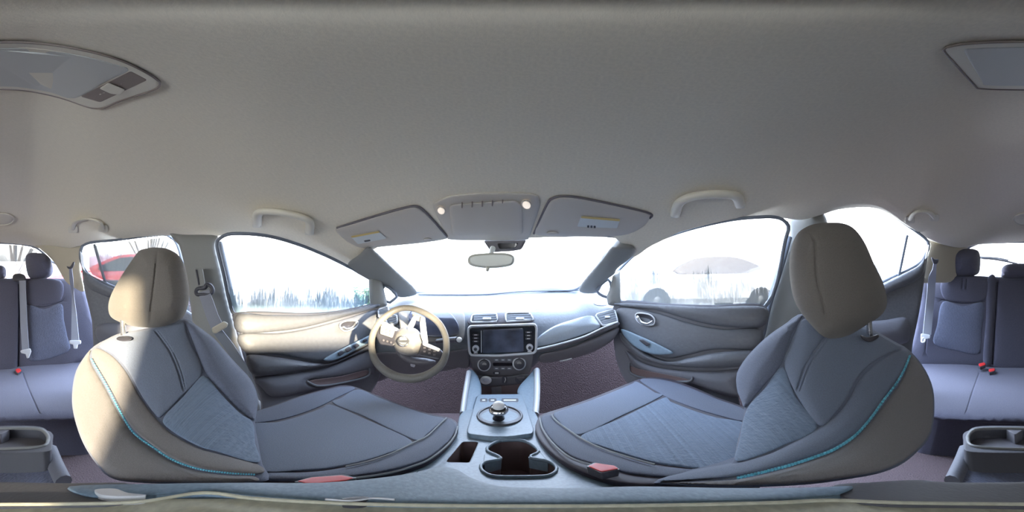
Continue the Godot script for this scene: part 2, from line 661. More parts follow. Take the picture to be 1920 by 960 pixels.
func back_left(u: float, v: float) -> float:
	var k := clampf((930.0 - v) / 200.0, 0.0, 1.0)
	return 1.2 + (900.0 - v) * 0.00215 + k * (0.05 * pow(maxf(300.0 - u, 0.0) / 160.0, 2.0) + 0.14 * pow(maxf(u - 330.0, 0.0) / 150.0, 2.0))

func back_right(u: float, v: float) -> float:
	var k := clampf((930.0 - v) / 200.0, 0.0, 1.0)
	return 1.2 + (900.0 - v) * 0.00215 + k * (0.2 * pow(maxf(u - 1570.0, 0.0) / 180.0, 2.0) + 0.14 * pow(maxf(1530.0 - u, 0.0) / 150.0, 2.0))

func dash_d(u: float, v: float) -> float:
	var side := pow(absf(u - 930.0) / 230.0, 2.0) * 0.14
	return pl(v, [[540, 3.02], [552, 2.95], [570, 2.72], [585, 2.58], [610, 2.52], [650, 2.5], [690, 2.56], [720, 2.62]]) + side

func screen_glass(_u: float, v: float) -> float:
	return 2.42 + (v - 445.0) / 105.0 * 0.66

# ---------------------------------------------------------------- the setting
func structure(called: String, g: Geo, m: Material, label: String, category: String) -> MeshInstance3D:
	var o := part(called, g, m)
	tag(o, label, category, "", "structure")
	return o

func build_shell() -> void:
	var grid := []
	for k in range(-1, 19):
		var f := maxf(k, 0.0) / 18.0
		var ring := PackedVector3Array()
		for c in 231:
			var u := -420.0 + 12.0 * c
			var q := P(u, pl(u, LOW) * (1.0 - f), roof(u, pl(u, LOW) * (1.0 - f)))
			if k < 0:   # the lip that carries the roof on to the glass
				var lip := pl(u, [[-420, 0.45], [80, 0.45], [150, 0.15], [340, 0.2], [400, 0.04], [1480, 0.04], [1540, 0.2], [1740, 0.15], [1830, 0.45], [2340, 0.45]])
				q = Vector3(q.x * (1.0 - lip / q.z), q.y, q.z - lip)
			ring.append(q)
		ring.insert(0, Vector3(-6.2, ring[0].y, ring[0].z))
		ring.append(Vector3(6.2, ring[ring.size() - 1].y, ring[ring.size() - 1].z))
		grid.append(ring)
	for z in [-0.4, 0.5, 1.3, 1.75]:
		var ring := PackedVector3Array()
		for q in grid[19]:
			ring.append(Vector3(q.x, 1.57 + 0.02 * (z + 0.4), z))
		grid.append(ring)
	var g := rows(grid)
	var above := []
	for r in grid:
		var ring := PackedVector3Array()
		for q in r:
			ring.append(q + Vector3(0, 0.05, -0.02))
		above.append(ring)
	g.add(rows(above).turned())
	structure("ceiling", g, M.headliner, "pale grey fabric headliner over the whole cabin", "ceiling")
	structure("floor", block(Vector3(-6.1, -0.06, -4.5), Vector3(6.1, 0.0, 1.75)), M.carpet, "dark brown carpet covering the cabin floor", "floor")
	structure("wall_front", block(Vector3(-2.25, 0.0, -3.5), Vector3(2.25, 0.66, -3.42)), M.carpet, "dark carpeted bulkhead at the end of the footwells", "wall")
	structure("wall_front_left", block(Vector3(-6.1, 0.0, -4.5), Vector3(-2.6, 0.84, -4.4)), M.carpet, "carpeted panel behind the rear bench near the steering wheel side", "wall")
	structure("wall_front_right", block(Vector3(2.6, 0.0, -4.5), Vector3(6.1, 0.84, -4.4)), M.carpet, "carpeted panel behind the rear bench near the glovebox side", "wall")
	structure("wall_left", block(Vector3(-6.2, 0.0, -4.5), Vector3(-6.1, 1.7, 1.75)), M.pillar_trim, "unseen grey side panel raised to block daylight beyond the rear bench near the steering wheel side", "wall")  # out of view, taken up to the roof to dim the bench
	structure("wall_right", block(Vector3(6.1, 0.0, -4.5), Vector3(6.2, 1.7, 1.75)), M.pillar_trim, "unseen grey side panel raised to block the sun beyond the rear bench near the glovebox side", "wall")  # out of view, made solid to keep sun off the bench
	var b := block(Vector3(-6.2, 0.0, 1.75), Vector3(6.2, 0.80, 1.85))
	b.add(block(Vector3(-6.2, 1.5, 1.75), Vector3(6.2, 1.7, 1.85)))
	for x in SUN_MASK_PANELS:
		b.add(block(Vector3(x[0], x[2], 1.75), Vector3(x[1], x[3], 1.85)))
	structure("wall_back", b, M.pillar_trim, "unseen grey wall added behind the camera with openings shaped for the sun", "wall")  # added behind the camera to shape the sunlight

const SUN_MASK_PANELS := [[-6.2, -5.6, 0.78, 1.52], [-3.4, -3.2, 0.78, 1.52], [-1.0, 0.12, 0.78, 1.52], [0.12, 0.52, 0.78, 0.98], [0.52, 0.8, 0.78, 1.52], [0.8, 1.7, 0.78, 1.26], [0.8, 1.7, 1.42, 1.52], [1.7, 3.75, 0.78, 1.52], [3.75, 4.35, 0.78, 1.02], [4.35, 6.2, 0.78, 1.52]]  # unseen panels laid out so sun reaches only chosen seat and door areas

func window(called: String, line: PackedVector2Array, depth: Callable, label: String, wet: Array = [], kind := 0) -> void:
	var o := thing(called, label, "window", P(line[0].x, line[0].y, depth.call(line[0].x, line[0].y)), "", "structure")
	part("pane", solid(line.duplicate(), depth, {"r": 0.0, "thick": 0.004, "shrink": 1.0, "n": 120.0}), M.glass, o)
	part("seal", tube(on(spaced(line, 8.0), depth, 0.006), 0.008, true, 8), M.rubber, o)
	if wet.size():
		var film := solid(p2(wet), depth, {"r": 0.0, "thick": 0.0, "lift": 0.006, "n": 60.0})
		var lo := Vector2(1e9, 1e9)
		var hi := -lo
		var flat := PackedVector2Array()
		var ends := [film.v[0], film.v[0]]
		for q in film.v:
			ends = [q if q.x < ends[0].x else ends[0], q if q.x > ends[1].x else ends[1]]
		var along: Vector3 = ((ends[1] - ends[0]) * Vector3(1, 0, 1)).normalized()
		for q in film.v:
			flat.append(Vector2((q - ends[0]).dot(along), -q.y))   # metres along and down the pane
			lo = lo.min(flat[flat.size() - 1])
			hi = hi.max(flat[flat.size() - 1])
		for q in flat:
			film.uv.append((q - lo) / (hi - lo))
		part("condensation", film, M["condensation_%d" % kind], o, "stuff")

func trim(called: String, line: PackedVector2Array, depth: Callable, m: Material, label: String, o := {}) -> MeshInstance3D:
	var opt := {"r": 0.02, "thick": 0.06, "bulge": 0.01}
	opt.merge(o, true)
	return structure(called, solid(line, depth, opt), m, label, "trim")

func build_windows() -> void:
	window("window_1", curve([697, 464, 833, 444, 990, 442, 1160, 444, 1135, 478, 1087, 539, 1027, 543, 900, 549, 787, 549, 773, 541, 730, 500], true, 4), screen_glass, "wide windscreen above the dashboard")
	var dl := func(u, v): return door_left(u, v) + 0.06 - 0.0006 * (588.0 - v)
	window("window_2", curve([407, 460, 415, 445, 439, 438, 499, 442, 558, 458, 617, 482, 657, 502, 692, 518, 697, 528, 696, 572, 657, 582, 590, 589, 499, 590, 443, 590, 431, 566, 419, 511], true, 5), dl, "front door glass beside the steering wheel, misted along its lower edge", [418, 498, 520, 510, 600, 525, 692, 535, 692, 568, 657, 580, 590, 587, 499, 588, 444, 588, 432, 566])
	var dr := func(u, v): return door_right(u, v) + 0.06 - 0.0006 * (574.0 - v)
	window("window_3", curve([1160, 515, 1165, 502, 1207, 465, 1273, 436, 1361, 414, 1426, 407, 1461, 409, 1478, 424, 1473, 448, 1436, 574, 1330, 576, 1251, 573, 1167, 568], true, 5), dr, "front door glass beside the glovebox, streaked with condensation", [1170, 500, 1250, 480, 1340, 490, 1456, 500, 1437, 571, 1330, 573, 1251, 570, 1170, 563], 1)
	var ql := func(u, v): return 2.78
	window("window_4", curve([717, 542, 724, 536, 744, 553, 738, 562, 727, 568, 720, 558], true, 4), ql, "small triangular quarter light near the steering wheel")
	window("window_5", curve([1119, 545, 1139, 524, 1146, 535, 1143, 552, 1136, 557], true, 4), ql, "small triangular quarter light near the glovebox")
	var rl := func(u, v): return 3.06
	window("window_6", curve([155, 461, 219, 450, 300, 440, 318, 444, 333, 460, 348, 520, 362, 595, 330, 588, 216, 539, 162, 511], true, 4), rl, "misted rear door glass behind the sunlit front seat's headrest", [166, 464, 182, 460, 300, 446, 330, 462, 345, 520, 356, 588, 216, 536, 168, 512], 2)
	window("window_7", curve([1540, 398, 1570, 388, 1620, 384, 1655, 392, 1700, 422, 1731, 444, 1741, 456, 1737, 474, 1720, 497, 1654, 529, 1600, 560, 1545, 575], true, 4), rl, "clear rear door glass behind the turquoise stitched seat's headrest")  # top edge raised so the bright opening takes in the sun's glare
	var rw := func(u, v): return 4.15 - 0.002 * (520.0 - v)
	window("window_8", curve([-330, 458, -200, 455, 0, 456, 44, 459, 70, 466, 96, 490, 118, 524, -330, 524], true, 4), rw, "misted rear screen behind the bench with the two hanging belts", [-320, 460, -200, 458, 0, 458, 44, 461, 66, 468, 80, 490, -320, 492], 2)
	window("window_9", curve([2240, 458, 2100, 455, 1920, 454, 1850, 455, 1826, 460, 1806, 475, 1790, 520, 2240, 522], true, 4), rw, "rear screen with a wiper arm outside")
	var wip := func(u, v): return 4.18
	var w := thing("rear_wiper", "black rear wiper arm lying across the rear screen outside", "wiper", P(1905, 494, 4.18))
	part("arm", tube(on(curve([1838, 484, 1870, 487, 1905, 494], false), wip), 0.012, false, 8, 0.6), M.black, w)
	part("blade", tube(on(curve([1836, 482, 1870, 484, 1890, 488], false), wip, 0.02), 0.006), M.rubber, w)

func build_trims() -> void:
	var al := func(u, v): return lerpf(2.46, 2.86, clampf((v - 465.0) / 90.0, 0.0, 1.0))
	trim("trim_1", curve([652, 498, 674, 477, 688, 464, 698, 466, 740, 505, 781, 545, 768, 556, 744, 556, 726, 540, 690, 524], true, 5), al, M.pillar_trim, "grey windscreen pillar cover on the steering wheel side", {"bulge": 0.02})
	trim("trim_2", curve([1161, 444, 1174, 450, 1192, 473, 1158, 503, 1152, 514, 1133, 528, 1119, 549, 1085, 542, 1130, 484], true, 5), al, M.pillar_trim, "grey windscreen pillar cover on the glovebox side", {"bulge": 0.02})
	var fl := func(u, v): return 2.72
	trim("trim_3", corners([690, 510, 716, 526, 723, 556, 727, 572, 712, 582, 694, 578], 3), fl, M.pillar_trim, "grey upright between door glass and quarter light near the steering wheel")
	trim("trim_4", corners([1163, 505, 1148, 518, 1145, 538, 1137, 556, 1140, 572, 1164, 576], 3), fl, M.pillar_trim, "grey upright between door glass and quarter light near the glovebox")
	var bl := func(u, v): return 2.56 - 0.0008 * (v - 440.0)
	trim("trim_5", curve([318, 438, 345, 440, 408, 442, 404, 460, 416, 511, 428, 566, 440, 610, 462, 690, 490, 770, 430, 770, 370, 640, 356, 560, 346, 500, 334, 456], true, 4), bl, M.pillar_trim, "grey pillar cover carrying a front seat belt guide")
	trim("trim_6", curve([1480, 405, 1545, 400, 1550, 470, 1540, 560, 1520, 620, 1470, 680, 1400, 740, 1385, 720, 1410, 672, 1430, 620, 1440, 574, 1478, 450], true, 4), bl, M.pillar_trim, "grey pillar cover behind the turquoise stitched front seat, without a belt guide")
	for a in [[[411, 455, 424, 510, 436, 566, 449, 612, 470, 688, 492, 748], "trim_7", "with the belt guide"], [[1479, 445, 1462, 505, 1440, 575, 1428, 628, 1408, 676, 1388, 712], "trim_8", "behind the turquoise stitched seat"]]:
		var seal := structure(a[1], tube(on(curve(a[0], false), bl, 0.03), 0.015, false, 10), M.rubber, "grey rubber door seal running down the pillar cover " + a[2], "trim")
		seal.name = a[1]
	var rl := func(u, v): return 3.78 - 0.004 * (u - 84.0)
	trim("trim_9", curve([60, 458, 110, 452, 152, 458, 150, 500, 158, 545, 140, 540, 122, 526, 100, 490, 74, 466], true, 4), rl, M.rear_trim, "pale cream rear pillar cover behind a twisted hanging belt")
	var rr := func(u, v): return 3.78 - 0.004 * (1810.0 - u)
	trim("trim_10", curve([1738, 450, 1790, 448, 1830, 452, 1806, 474, 1790, 524, 1752, 530, 1725, 526, 1738, 480, 1744, 456], true, 4), rr, M.rear_trim, "pale cream rear pillar cover behind a straight hanging belt")
	var dv := func(u, v): return 3.03
	structure("trim_11", solid(corners([174, 458, 179, 457, 201, 532, 195, 531], 1), dv, {"thick": 0.03, "r": 0.005}), M.rubber, "dark slanting bar dividing the misted rear door window", "trim")
	structure("trim_12", solid(corners([1699, 440, 1704, 441, 1688, 518, 1683, 518], 1), dv, {"thick": 0.03, "r": 0.005}), M.rubber, "dark slanting bar dividing the clear rear door window", "trim")

func door_parts(o: Node3D, depth: Callable, d: Dictionary) -> void:
	part("panel", solid(curve(d.base, true, 4), depth, {"thick": 0.06, "r": 0.012}), M.door_low, o)
	part("ledge", solid(curve(d.ledge, true, 5), depth, {"lift": 0.03, "thick": 0.03, "bulge": 0.018, "r": 0.012}), M.door, o)
	part("upper_panel", solid(curve(d.upper, true, 5), depth, {"lift": 0.018, "thick": 0.02, "bulge": 0.012, "r": 0.01}), M.door, o)
	part("armrest", solid(curve(d.arm, true, 5), depth, {"lift": 0.045, "thick": 0.05, "bulge": 0.022, "r": 0.015}), M.door, o)
	part("lower_panel", solid(curve(d.lower, true, 5), depth, {"lift": 0.02, "thick": 0.02, "bulge": 0.02, "r": 0.012}), M.door_low, o)
	part("pocket", solid(curve(d.pocket, true, 5), depth, {"lift": 0.034, "thick": 0.02, "r": 0.004, "bulge": -0.012}), M.well, o)
	part("pocket_lip", tube(on(curve(d.lip, false), depth, 0.045), 0.006), M.door, o)
	var bz := part("handle_bezel", solid(curve(d.bezel, true, 5), depth, {"lift": 0.036, "thick": 0.015, "r": 0.006, "bulge": -0.012, "spread": 0.01}), M.black, o)
	part("handle", tube(on(curve(d.handle, false), depth, 0.045), [0.004, 0.007, 0.009, 0.009, 0.009, 0.009, 0.008, 0.008, 0.007, 0.007, 0.006, 0.006, 0.006, 0.006, 0.006, 0.006, 0.006, 0.006, 0.005].slice(0, curve(d.handle, false).size()), false, 10), M.chrome, bz)
	part("bezel_rim", tube(on(spaced(curve(d.bezel, true, 5), 4.0), depth, 0.04), 0.004, true, 6), M.satin, bz)
	var sp := part("switch_panel", solid(curve(d.panel, true, 5), depth, {"lift": 0.075, "thick": 0.05, "r": 0.008}), M.console, o)
	for s in d.switches:
		part("window_switch", solid(corners(s, 2), depth, {"lift": 0.085, "thick": 0.015, "r": 0.004, "bulge": 0.004}), M.black, sp)

func build_doors() -> void:
	var o := thing("door_1", "sunlit grey front door with four window switches beside the steering wheel", "car door", P(570, 760, 2.3), "", "structure")
	door_parts(o, door_left, {
		"base": [443, 586, 590, 587, 657, 578, 706, 568, 720, 580, 722, 660, 706, 720, 660, 770, 580, 800, 500, 800, 487, 745, 468, 690, 452, 630],
		"ledge": [444, 589, 499, 590, 590, 590, 657, 581, 705, 570, 709, 576, 657, 591, 578, 612, 518, 621, 447, 623],
		"upper": [448, 627, 518, 625, 578, 616, 657, 595, 710, 580, 716, 610, 708, 630, 692, 636, 640, 668, 597, 677, 550, 669, 510, 663, 460, 661],
		"arm": [463, 667, 510, 669, 550, 675, 600, 682, 640, 674, 705, 640, 703, 650, 655, 670, 617, 684, 538, 698, 477, 704],
		"lower": [478, 708, 538, 702, 617, 688, 690, 656, 708, 660, 700, 700, 685, 696, 640, 706, 578, 714, 598, 726, 640, 718, 560, 738, 512, 744, 490, 726],
		"pocket": [580, 714, 640, 705, 686, 694, 688, 703, 657, 713, 603, 724],
		"lip": [575, 715, 600, 724, 657, 715, 690, 705, 694, 690],
		"bezel": [637, 611, 642, 604, 655, 601, 669, 602, 671, 608, 662, 617, 645, 620],
		"handle": [641, 612, 648, 617, 660, 614, 668, 605],
		"panel": [606, 674, 633, 658, 665, 642, 700, 626, 700, 637, 657, 662, 625, 676],
		"switches": [[633, 662, 641, 656, 646, 662, 637, 668], [646, 655, 655, 649, 661, 655, 651, 661], [661, 648, 669, 643, 675, 648, 666, 654], [680, 638, 686, 634, 690, 638, 683, 642]]})
	o = thing("door_2", "blue grey front door in shade with a single window switch", "car door", P(1290, 750, 2.3), "", "structure")
	door_parts(o, door_right, {
		"base": [1157, 566, 1251, 569, 1330, 572, 1436, 573, 1426, 640, 1408, 680, 1384, 720, 1384, 800, 1290, 780, 1200, 740, 1160, 690, 1150, 620],
		"ledge": [1159, 568, 1251, 572, 1330, 575, 1434, 576, 1427, 612, 1356, 612, 1295, 600, 1229, 581, 1162, 574],
		"upper": [1159, 577, 1229, 586, 1295, 606, 1356, 617, 1427, 617, 1416, 653, 1340, 655, 1295, 664, 1251, 672, 1207, 655, 1166, 618],
		"arm": [1164, 624, 1207, 660, 1251, 677, 1300, 670, 1345, 661, 1413, 658, 1402, 684, 1330, 690, 1260, 686, 1205, 674, 1170, 646],
		"lower": [1172, 656, 1205, 680, 1260, 692, 1330, 696, 1398, 692, 1384, 716, 1384, 744, 1340, 735, 1290, 716, 1240, 706, 1194, 690],
		"pocket": [1182, 686, 1200, 692, 1286, 710, 1290, 716, 1229, 712, 1188, 703],
		"lip": [1180, 680, 1184, 701, 1229, 713, 1288, 716, 1300, 708],
		"bezel": [1192, 590, 1200, 587, 1218, 590, 1227, 598, 1226, 608, 1212, 609, 1196, 603],
		"handle": [1195, 592, 1201, 603, 1214, 607, 1224, 602],
		"panel": [1164, 617, 1207, 633, 1247, 652, 1262, 663, 1222, 664, 1186, 647],
		"switches": [[1197, 637, 1206, 636, 1220, 645, 1213, 650]]})
	var rd := func(u, v): return 3.0
	o = thing("door_3", "grey rear door partly hidden by the sunlit front seat", "car door", P(260, 700, 3.0), "", "structure")
	part("panel", solid(curve([150, 470, 156, 505, 200, 530, 260, 556, 370, 594, 380, 700, 300, 740, 190, 700, 172, 600, 158, 540], true, 4), rd, {"thick": 0.06, "r": 0.02}), M.door, o)
	part("ledge", solid(curve([160, 512, 200, 535, 300, 575, 300, 590, 200, 556, 162, 536], true, 4), rd, {"lift": 0.02, "thick": 0.02, "bulge": 0.02, "r": 0.01}), M.door, o)
	part("armrest", solid(curve([182, 612, 220, 606, 320, 620, 320, 660, 230, 650, 186, 640], true, 4), rd, {"lift": 0.03, "thick": 0.03, "bulge": 0.03, "r": 0.015}), M.door_low, o)
	o = thing("door_4", "grey rear door behind the turquoise stitched front seat", "car door", P(1670, 700, 3.0), "", "structure")
	part("panel", solid(curve([1742, 458, 1738, 478, 1722, 499, 1656, 531, 1590, 566, 1560, 600, 1570, 720, 1690, 720, 1712, 640, 1728, 560], true, 4), rd, {"thick": 0.06, "r": 0.02}), M.door, o)
	part("ledge", solid(curve([1734, 482, 1720, 500, 1656, 533, 1600, 562, 1600, 580, 1660, 552, 1726, 520], true, 4), rd, {"lift": 0.02, "thick": 0.02, "bulge": 0.02, "r": 0.01}), M.door, o)
	part("armrest", solid(curve([1600, 610, 1660, 600, 1700, 596, 1706, 630, 1690, 645, 1600, 650], true, 4), rd, {"lift": 0.03, "thick": 0.03, "bulge": 0.03, "r": 0.015}), M.door_low, o)

# ---------------------------------------------------------------- dashboard
func vent(parent: Node3D, line: PackedVector2Array, depth: Callable, slats: Array, knob: Array) -> void:
	var f := part("vent", solid(line.duplicate(), depth, {"lift": 0.012, "thick": 0.03, "r": 0.003, "bulge": -0.006, "spread": 0.006}), M.black, parent)
	part("vent_rim", tube(on(spaced(line, 5.0), depth, 0.014), 0.005, true, 6), M.satin, f)
	for s in slats:
		part("slat", tube([P(s[0], s[1], depth.call(s[0], s[1]) - 0.018), P(s[2], s[3], depth.call(s[2], s[3]) - 0.018)], 0.007, false, 6, 0.3, Vector3(0, 0.5, 1)), M.dash, f)
	if knob.size():
		part("vent_knob", solid(box2(knob[0], knob[1], knob[2], knob[3], 1.0), depth, {"lift": 0.028, "thick": 0.02, "r": 0.003}), M.satin, f)

func build_dash() -> void:
	var o := thing("dashboard", "long grey dashboard under the windscreen with air vents and glovebox", "dashboard", P(930, 700, 2.6))
	var all := curve([704, 590, 712, 578, 743, 565, 768, 556, 787, 549, 900, 548, 980, 543, 1049, 540, 1095, 540, 1122, 546, 1142, 560, 1156, 578, 1160, 610, 1140, 640, 1090, 662, 1015, 676, 990, 690, 890, 690, 860, 684, 760, 690, 715, 690, 704, 640], true, 5)
	part("main_pad", solid(all, dash_d, {"r": 0.03, "thick": 0.25, "n": 1400.0, "grooves": [[curve([1003, 583, 1049, 571, 1095, 566, 1136, 566], false), 1.6, 0.012], [curve([745, 570, 790, 566, 840, 571, 872, 580], false), 1.6, 0.01]]}), M.dash, o)
	part("defroster_strip", tube(on(curve([785, 552, 900, 552, 985, 546, 1085, 544], false), dash_d, 0.02), 0.008, false, 8, 0.6), M.rubber, o)
	part("speaker_grille", solid(curve([1113, 568, 1122, 564, 1138, 567, 1136, 572, 1120, 572]), dash_d, {"lift": 0.01, "thick": 0.01, "r": 0.002}), M.black, o)
	# silver insert on the passenger side, its shadow gap and the ledge below
	part("silver_insert", solid(curve([1004, 640, 1015, 627, 1040, 611, 1072, 600, 1109, 592, 1127, 612, 1095, 627, 1049, 642, 1008, 652], true, 4), dash_d, {"lift": 0.03, "thick": 0.03, "r": 0.008, "bulge": 0.01}), M.insert_silver, o)
	part("ledge", solid(curve([1006, 654, 1050, 644, 1096, 630, 1130, 614, 1158, 604, 1159, 611, 1120, 628, 1060, 650, 1008, 661], true, 4), dash_d, {"lift": 0.05, "thick": 0.05, "r": 0.01}), M.dash_low, o)
	part("ledge_piping", tube(on(curve([1007, 655, 1050, 645, 1096, 631, 1130, 615, 1158, 604], false), dash_d, 0.055), 0.005), M.satin, o)
	var gb := part("glovebox", solid(curve([1014, 664, 1062, 653, 1120, 631, 1158, 614, 1156, 628, 1138, 646, 1090, 668, 1018, 680], true, 4), dash_d, {"lift": 0.03, "thick": 0.06, "r": 0.012, "bulge": 0.01}), M.dash_low, o)
	part("latch", tube(on(p2([1050, 677, 1062, 675, 1072, 672]), dash_d, 0.05), 0.006, false, 8, 0.6), M.satin, gb)
	# vents
	var fr := part("vent_surround", solid(corners([884, 587, 994, 584, 1004, 597, 999, 605, 880, 609, 875, 604], 4), dash_d, {"lift": 0.02, "thick": 0.03, "r": 0.006}), M.dash_low, o)
	var nd := func(u, v): return dash_d(u, v) - 0.02
	for a in [[[886, 590, 931, 588, 932, 603, 882, 604.5], 888, 930], [[948, 587, 992, 586, 1001, 599.6, 949, 603], 950, 995]]:
		var sl := []
		for k in 3:
			sl.append([a[1], 592.5 + k * 3.8, a[2] + k * 1.0, 591.0 + k * 3.8])
		vent(o, corners(a[0], 2), nd, sl, [a[1] + 17, 595, a[1] + 33, 599])
	vent(o, corners([1116, 590, 1152, 580, 1158, 603, 1130, 611], 3), nd, [[1120, 592, 1152, 584], [1122, 596, 1153, 588], [1125, 600, 1154, 592], [1127, 604, 1155, 596], [1130, 607, 1156, 600]], [1134, 592, 1144, 596])
	vent(o, corners([722, 596, 744, 590, 745, 606, 730, 614], 3), nd, [[726, 598, 743, 594], [727, 602, 744, 598], [729, 606, 744, 602], [731, 610, 744, 606]], [])
	vent(o, corners([709, 580, 728, 575, 729, 590, 711, 597], 3), nd, [[711, 583, 727, 579], [711, 587, 728, 583], [712, 591, 728, 587]], [])
	# instrument binnacle
	var hood := part("instrument_hood", solid(curve([750, 578, 777, 568, 806, 569, 840, 574, 866, 582, 872, 600, 870, 634, 856, 640, 800, 642, 758, 632, 748, 600], true, 4), dash_d, {"lift": 0.05, "thick": 0.12, "r": 0.015, "bulge": -0.015, "spread": 0.02}), M.wheel_hub, o)
	part("instrument_cluster", solid(curve([768, 586, 800, 580, 837, 583, 854, 598, 861, 617, 853, 629, 810, 632, 772, 622], true, 4), dash_d, {"lift": 0.06, "thick": 0.02, "r": 0.004}), M.screen, hood)
	part("lower_cover", solid(curve([866, 655, 878, 657, 880, 686, 862, 690, 800, 676, 840, 660], true, 4), dash_d, {"lift": 0.05, "thick": 0.05, "r": 0.01}), M.dash_low, o)
	part("knee_panel", solid(curve([700, 665, 730, 660, 800, 664, 862, 672, 858, 690, 800, 700, 740, 706, 700, 716, 694, 690], true, 4), dash_d, {"lift": 0.03, "thick": 0.1, "r": 0.02}), M.dash_low, o)
	part("release_lever", solid(corners([769, 682, 779, 684, 777, 689, 770, 687], 1), dash_d, {"lift": 0.06, "thick": 0.03, "r": 0.002}), M.satin, o)
	# display unit
	var sd := func(u, v): return 2.46
	var s := thing("infotainment_display", "central touch screen in a silver frame with buttons and two knobs", "display", P(942, 664, 2.48))
	part("housing", solid(corners([881, 612, 1003, 608, 1006, 614, 1005, 657, 1001, 662, 935, 667, 883, 666, 880, 660, 878, 618], 5), sd, {"thick": 0.05, "r": 0.006}), M.black_gloss, s)
	part("frame", tube(on(spaced(corners([881, 612, 1003, 608, 1006, 614, 1005, 657, 1001, 662, 935, 667, 883, 666, 880, 660, 878, 618], 5), 4.0), sd, 0.003), 0.006, true, 8), M.satin, s)
	part("screen", solid(corners([905, 619, 981, 615, 982, 659, 905, 662], 2), sd, {"lift": 0.004, "thick": 0.006, "r": 0.001}), M.screen, s)
	part("divider", tube(on(p2([902.5, 620, 902.5, 661]), sd, 0.006), 0.002), M.satin, s)
	for k in 3:
		for c in 2:
			var u: float = [892.0, 991.0][c]
			var v: float = [628.0, 623.0][c] + k * 6.0
			var b := part("button", solid(box2(u - 6, v - 2.2, u + 6, v + 2.2, 1.0), sd, {"lift": 0.006, "thick": 0.008, "r": 0.002}), M.black, s)
			part("mark", solid(box2(u - 3, v - 0.7, u + 3, v + 0.7, 0.4), sd, {"lift": 0.0072, "thick": 0.002, "r": 0.0}), M.white_mark, b)
	var face := Basis(Vector3.RIGHT, PI / 2)
	for q in [[892.0, 653.5], [993.0, 651.0]]:
		var kn := part("knob", lathe([[0.017, 0.0], [0.016, 0.012], [0.012, 0.016], [0.0, 0.016]], Transform3D(face, P(q[0], q[1], 2.46)), 24), M.satin, s)
		part("knob_cap", lathe([[0.008, 0.0], [0.008, 0.019], [0.0, 0.02]], Transform3D(face, P(q[0], q[1], 2.46)), 16), M.black, kn)
		part("mark", solid(box2(q[0] - 4, q[1] + 7.2, q[0] + 4, q[1] + 9.0, 0.4), sd, {"lift": 0.004, "thick": 0.002, "r": 0.0}), M.white_mark, s)
	# climate panel
	var cd := func(u, v): return 2.47 + (v - 665.0) * 0.0012
	var c := thing("climate_panel", "grey heater control panel with two round dials under the display", "control panel", P(940, 700, 2.5))
	part("panel", solid(curve([884, 668, 940, 668, 996, 663, 998, 682, 994, 697, 985, 703, 940, 706, 900, 706, 889, 697, 884, 682], true, 4), cd, {"thick": 0.06, "r": 0.008}), M.dash_low, c)
	for q in [[908.0, 683.0], [973.5, 681.0]]:
		var xf := Transform3D(face, P(q[0], q[1], cd.call(q[0], q[1])))
		var dial := part("dial", lathe([[0.033, 0.0], [0.033, 0.008], [0.029, 0.012], [0.026, 0.011]], xf, 32), M.satin, c)
		part("dial_cap", lathe([[0.026, 0.0], [0.026, 0.018], [0.022, 0.023], [0.0, 0.024]], xf, 32), M.black, dial)
		part("mark", solid(oval(q[0], q[1], 4.5, 3.5, 14), cd, {"lift": 0.0255, "thick": 0.001, "r": 0.0}), M.wheel_hub, dial)
	part("readout", solid(box2(924, 680, 961, 686, 1.5), cd, {"lift": 0.004, "thick": 0.006, "r": 0.001}), M.black_gloss, c)
	for k in 3:
		for v in [675.0, 691.0]:
			var b := part("button", solid(box2(926 + 12 * k, v - 2.5, 936 + 12 * k, v + 2.5, 1.0), cd, {"lift": 0.004, "thick": 0.006, "r": 0.002}), M.dash, c)
			part("mark", solid(box2(928.5 + 12 * k, v - 0.8, 933.5 + 12 * k, v + 0.8, 0.4), cd, {"lift": 0.0052, "thick": 0.001, "r": 0.0}), M.white_mark, b)
	part("lower_button", solid(box2(924, 697, 938, 702, 1.5), cd, {"lift": 0.004, "thick": 0.006, "r": 0.002}), M.black, c)
	part("mark", solid(box2(928, 698, 935, 701, 0.6), cd, {"lift": 0.006, "thick": 0.001, "r": 0.0}), M.white_mark, c)
	var ld := func(u, v): return 2.46 + (v - 703.0) * 0.001
	var l := thing("power_socket_panel", "dark lower panel with silver start button and round socket", "control panel", P(940, 722, 2.48))
	part("panel", solid(curve([892, 704, 940, 707, 990, 701, 986, 712, 980, 718, 957, 722, 905, 724, 898, 715], true, 4), ld, {"thick": 0.06, "r": 0.008}), M.console_dark, l)
	var st := part("start_button", solid(oval(911, 713, 11, 8), ld, {"lift": 0.012, "thick": 0.016, "r": 0.006}), M.white_mark, l)
	part("button_face", solid(oval(911, 712.5, 6, 4.4), ld, {"lift": 0.016, "thick": 0.01, "r": 0.003}), M.satin, st)
	part("usb_port", solid(box2(941, 706, 951, 719, 1.5), ld, {"lift": 0.004, "thick": 0.006, "r": 0.001}), M.black, l)
	part("port_mark", tube(on(p2([947, 708, 948, 712, 946, 717]), ld, 0.007), 0.0012), M.white_mark, l)
	var so := part("socket", solid(oval(976, 711.5, 10, 8), ld, {"lift": 0.008, "thick": 0.012, "r": 0.003, "bulge": -0.01, "spread": 0.008}), M.black, l)
	part("socket_lid", solid(box2(968, 706, 984, 710, 1.5), ld, {"lift": 0.016, "thick": 0.006, "r": 0.002}), M.dash_low, so)

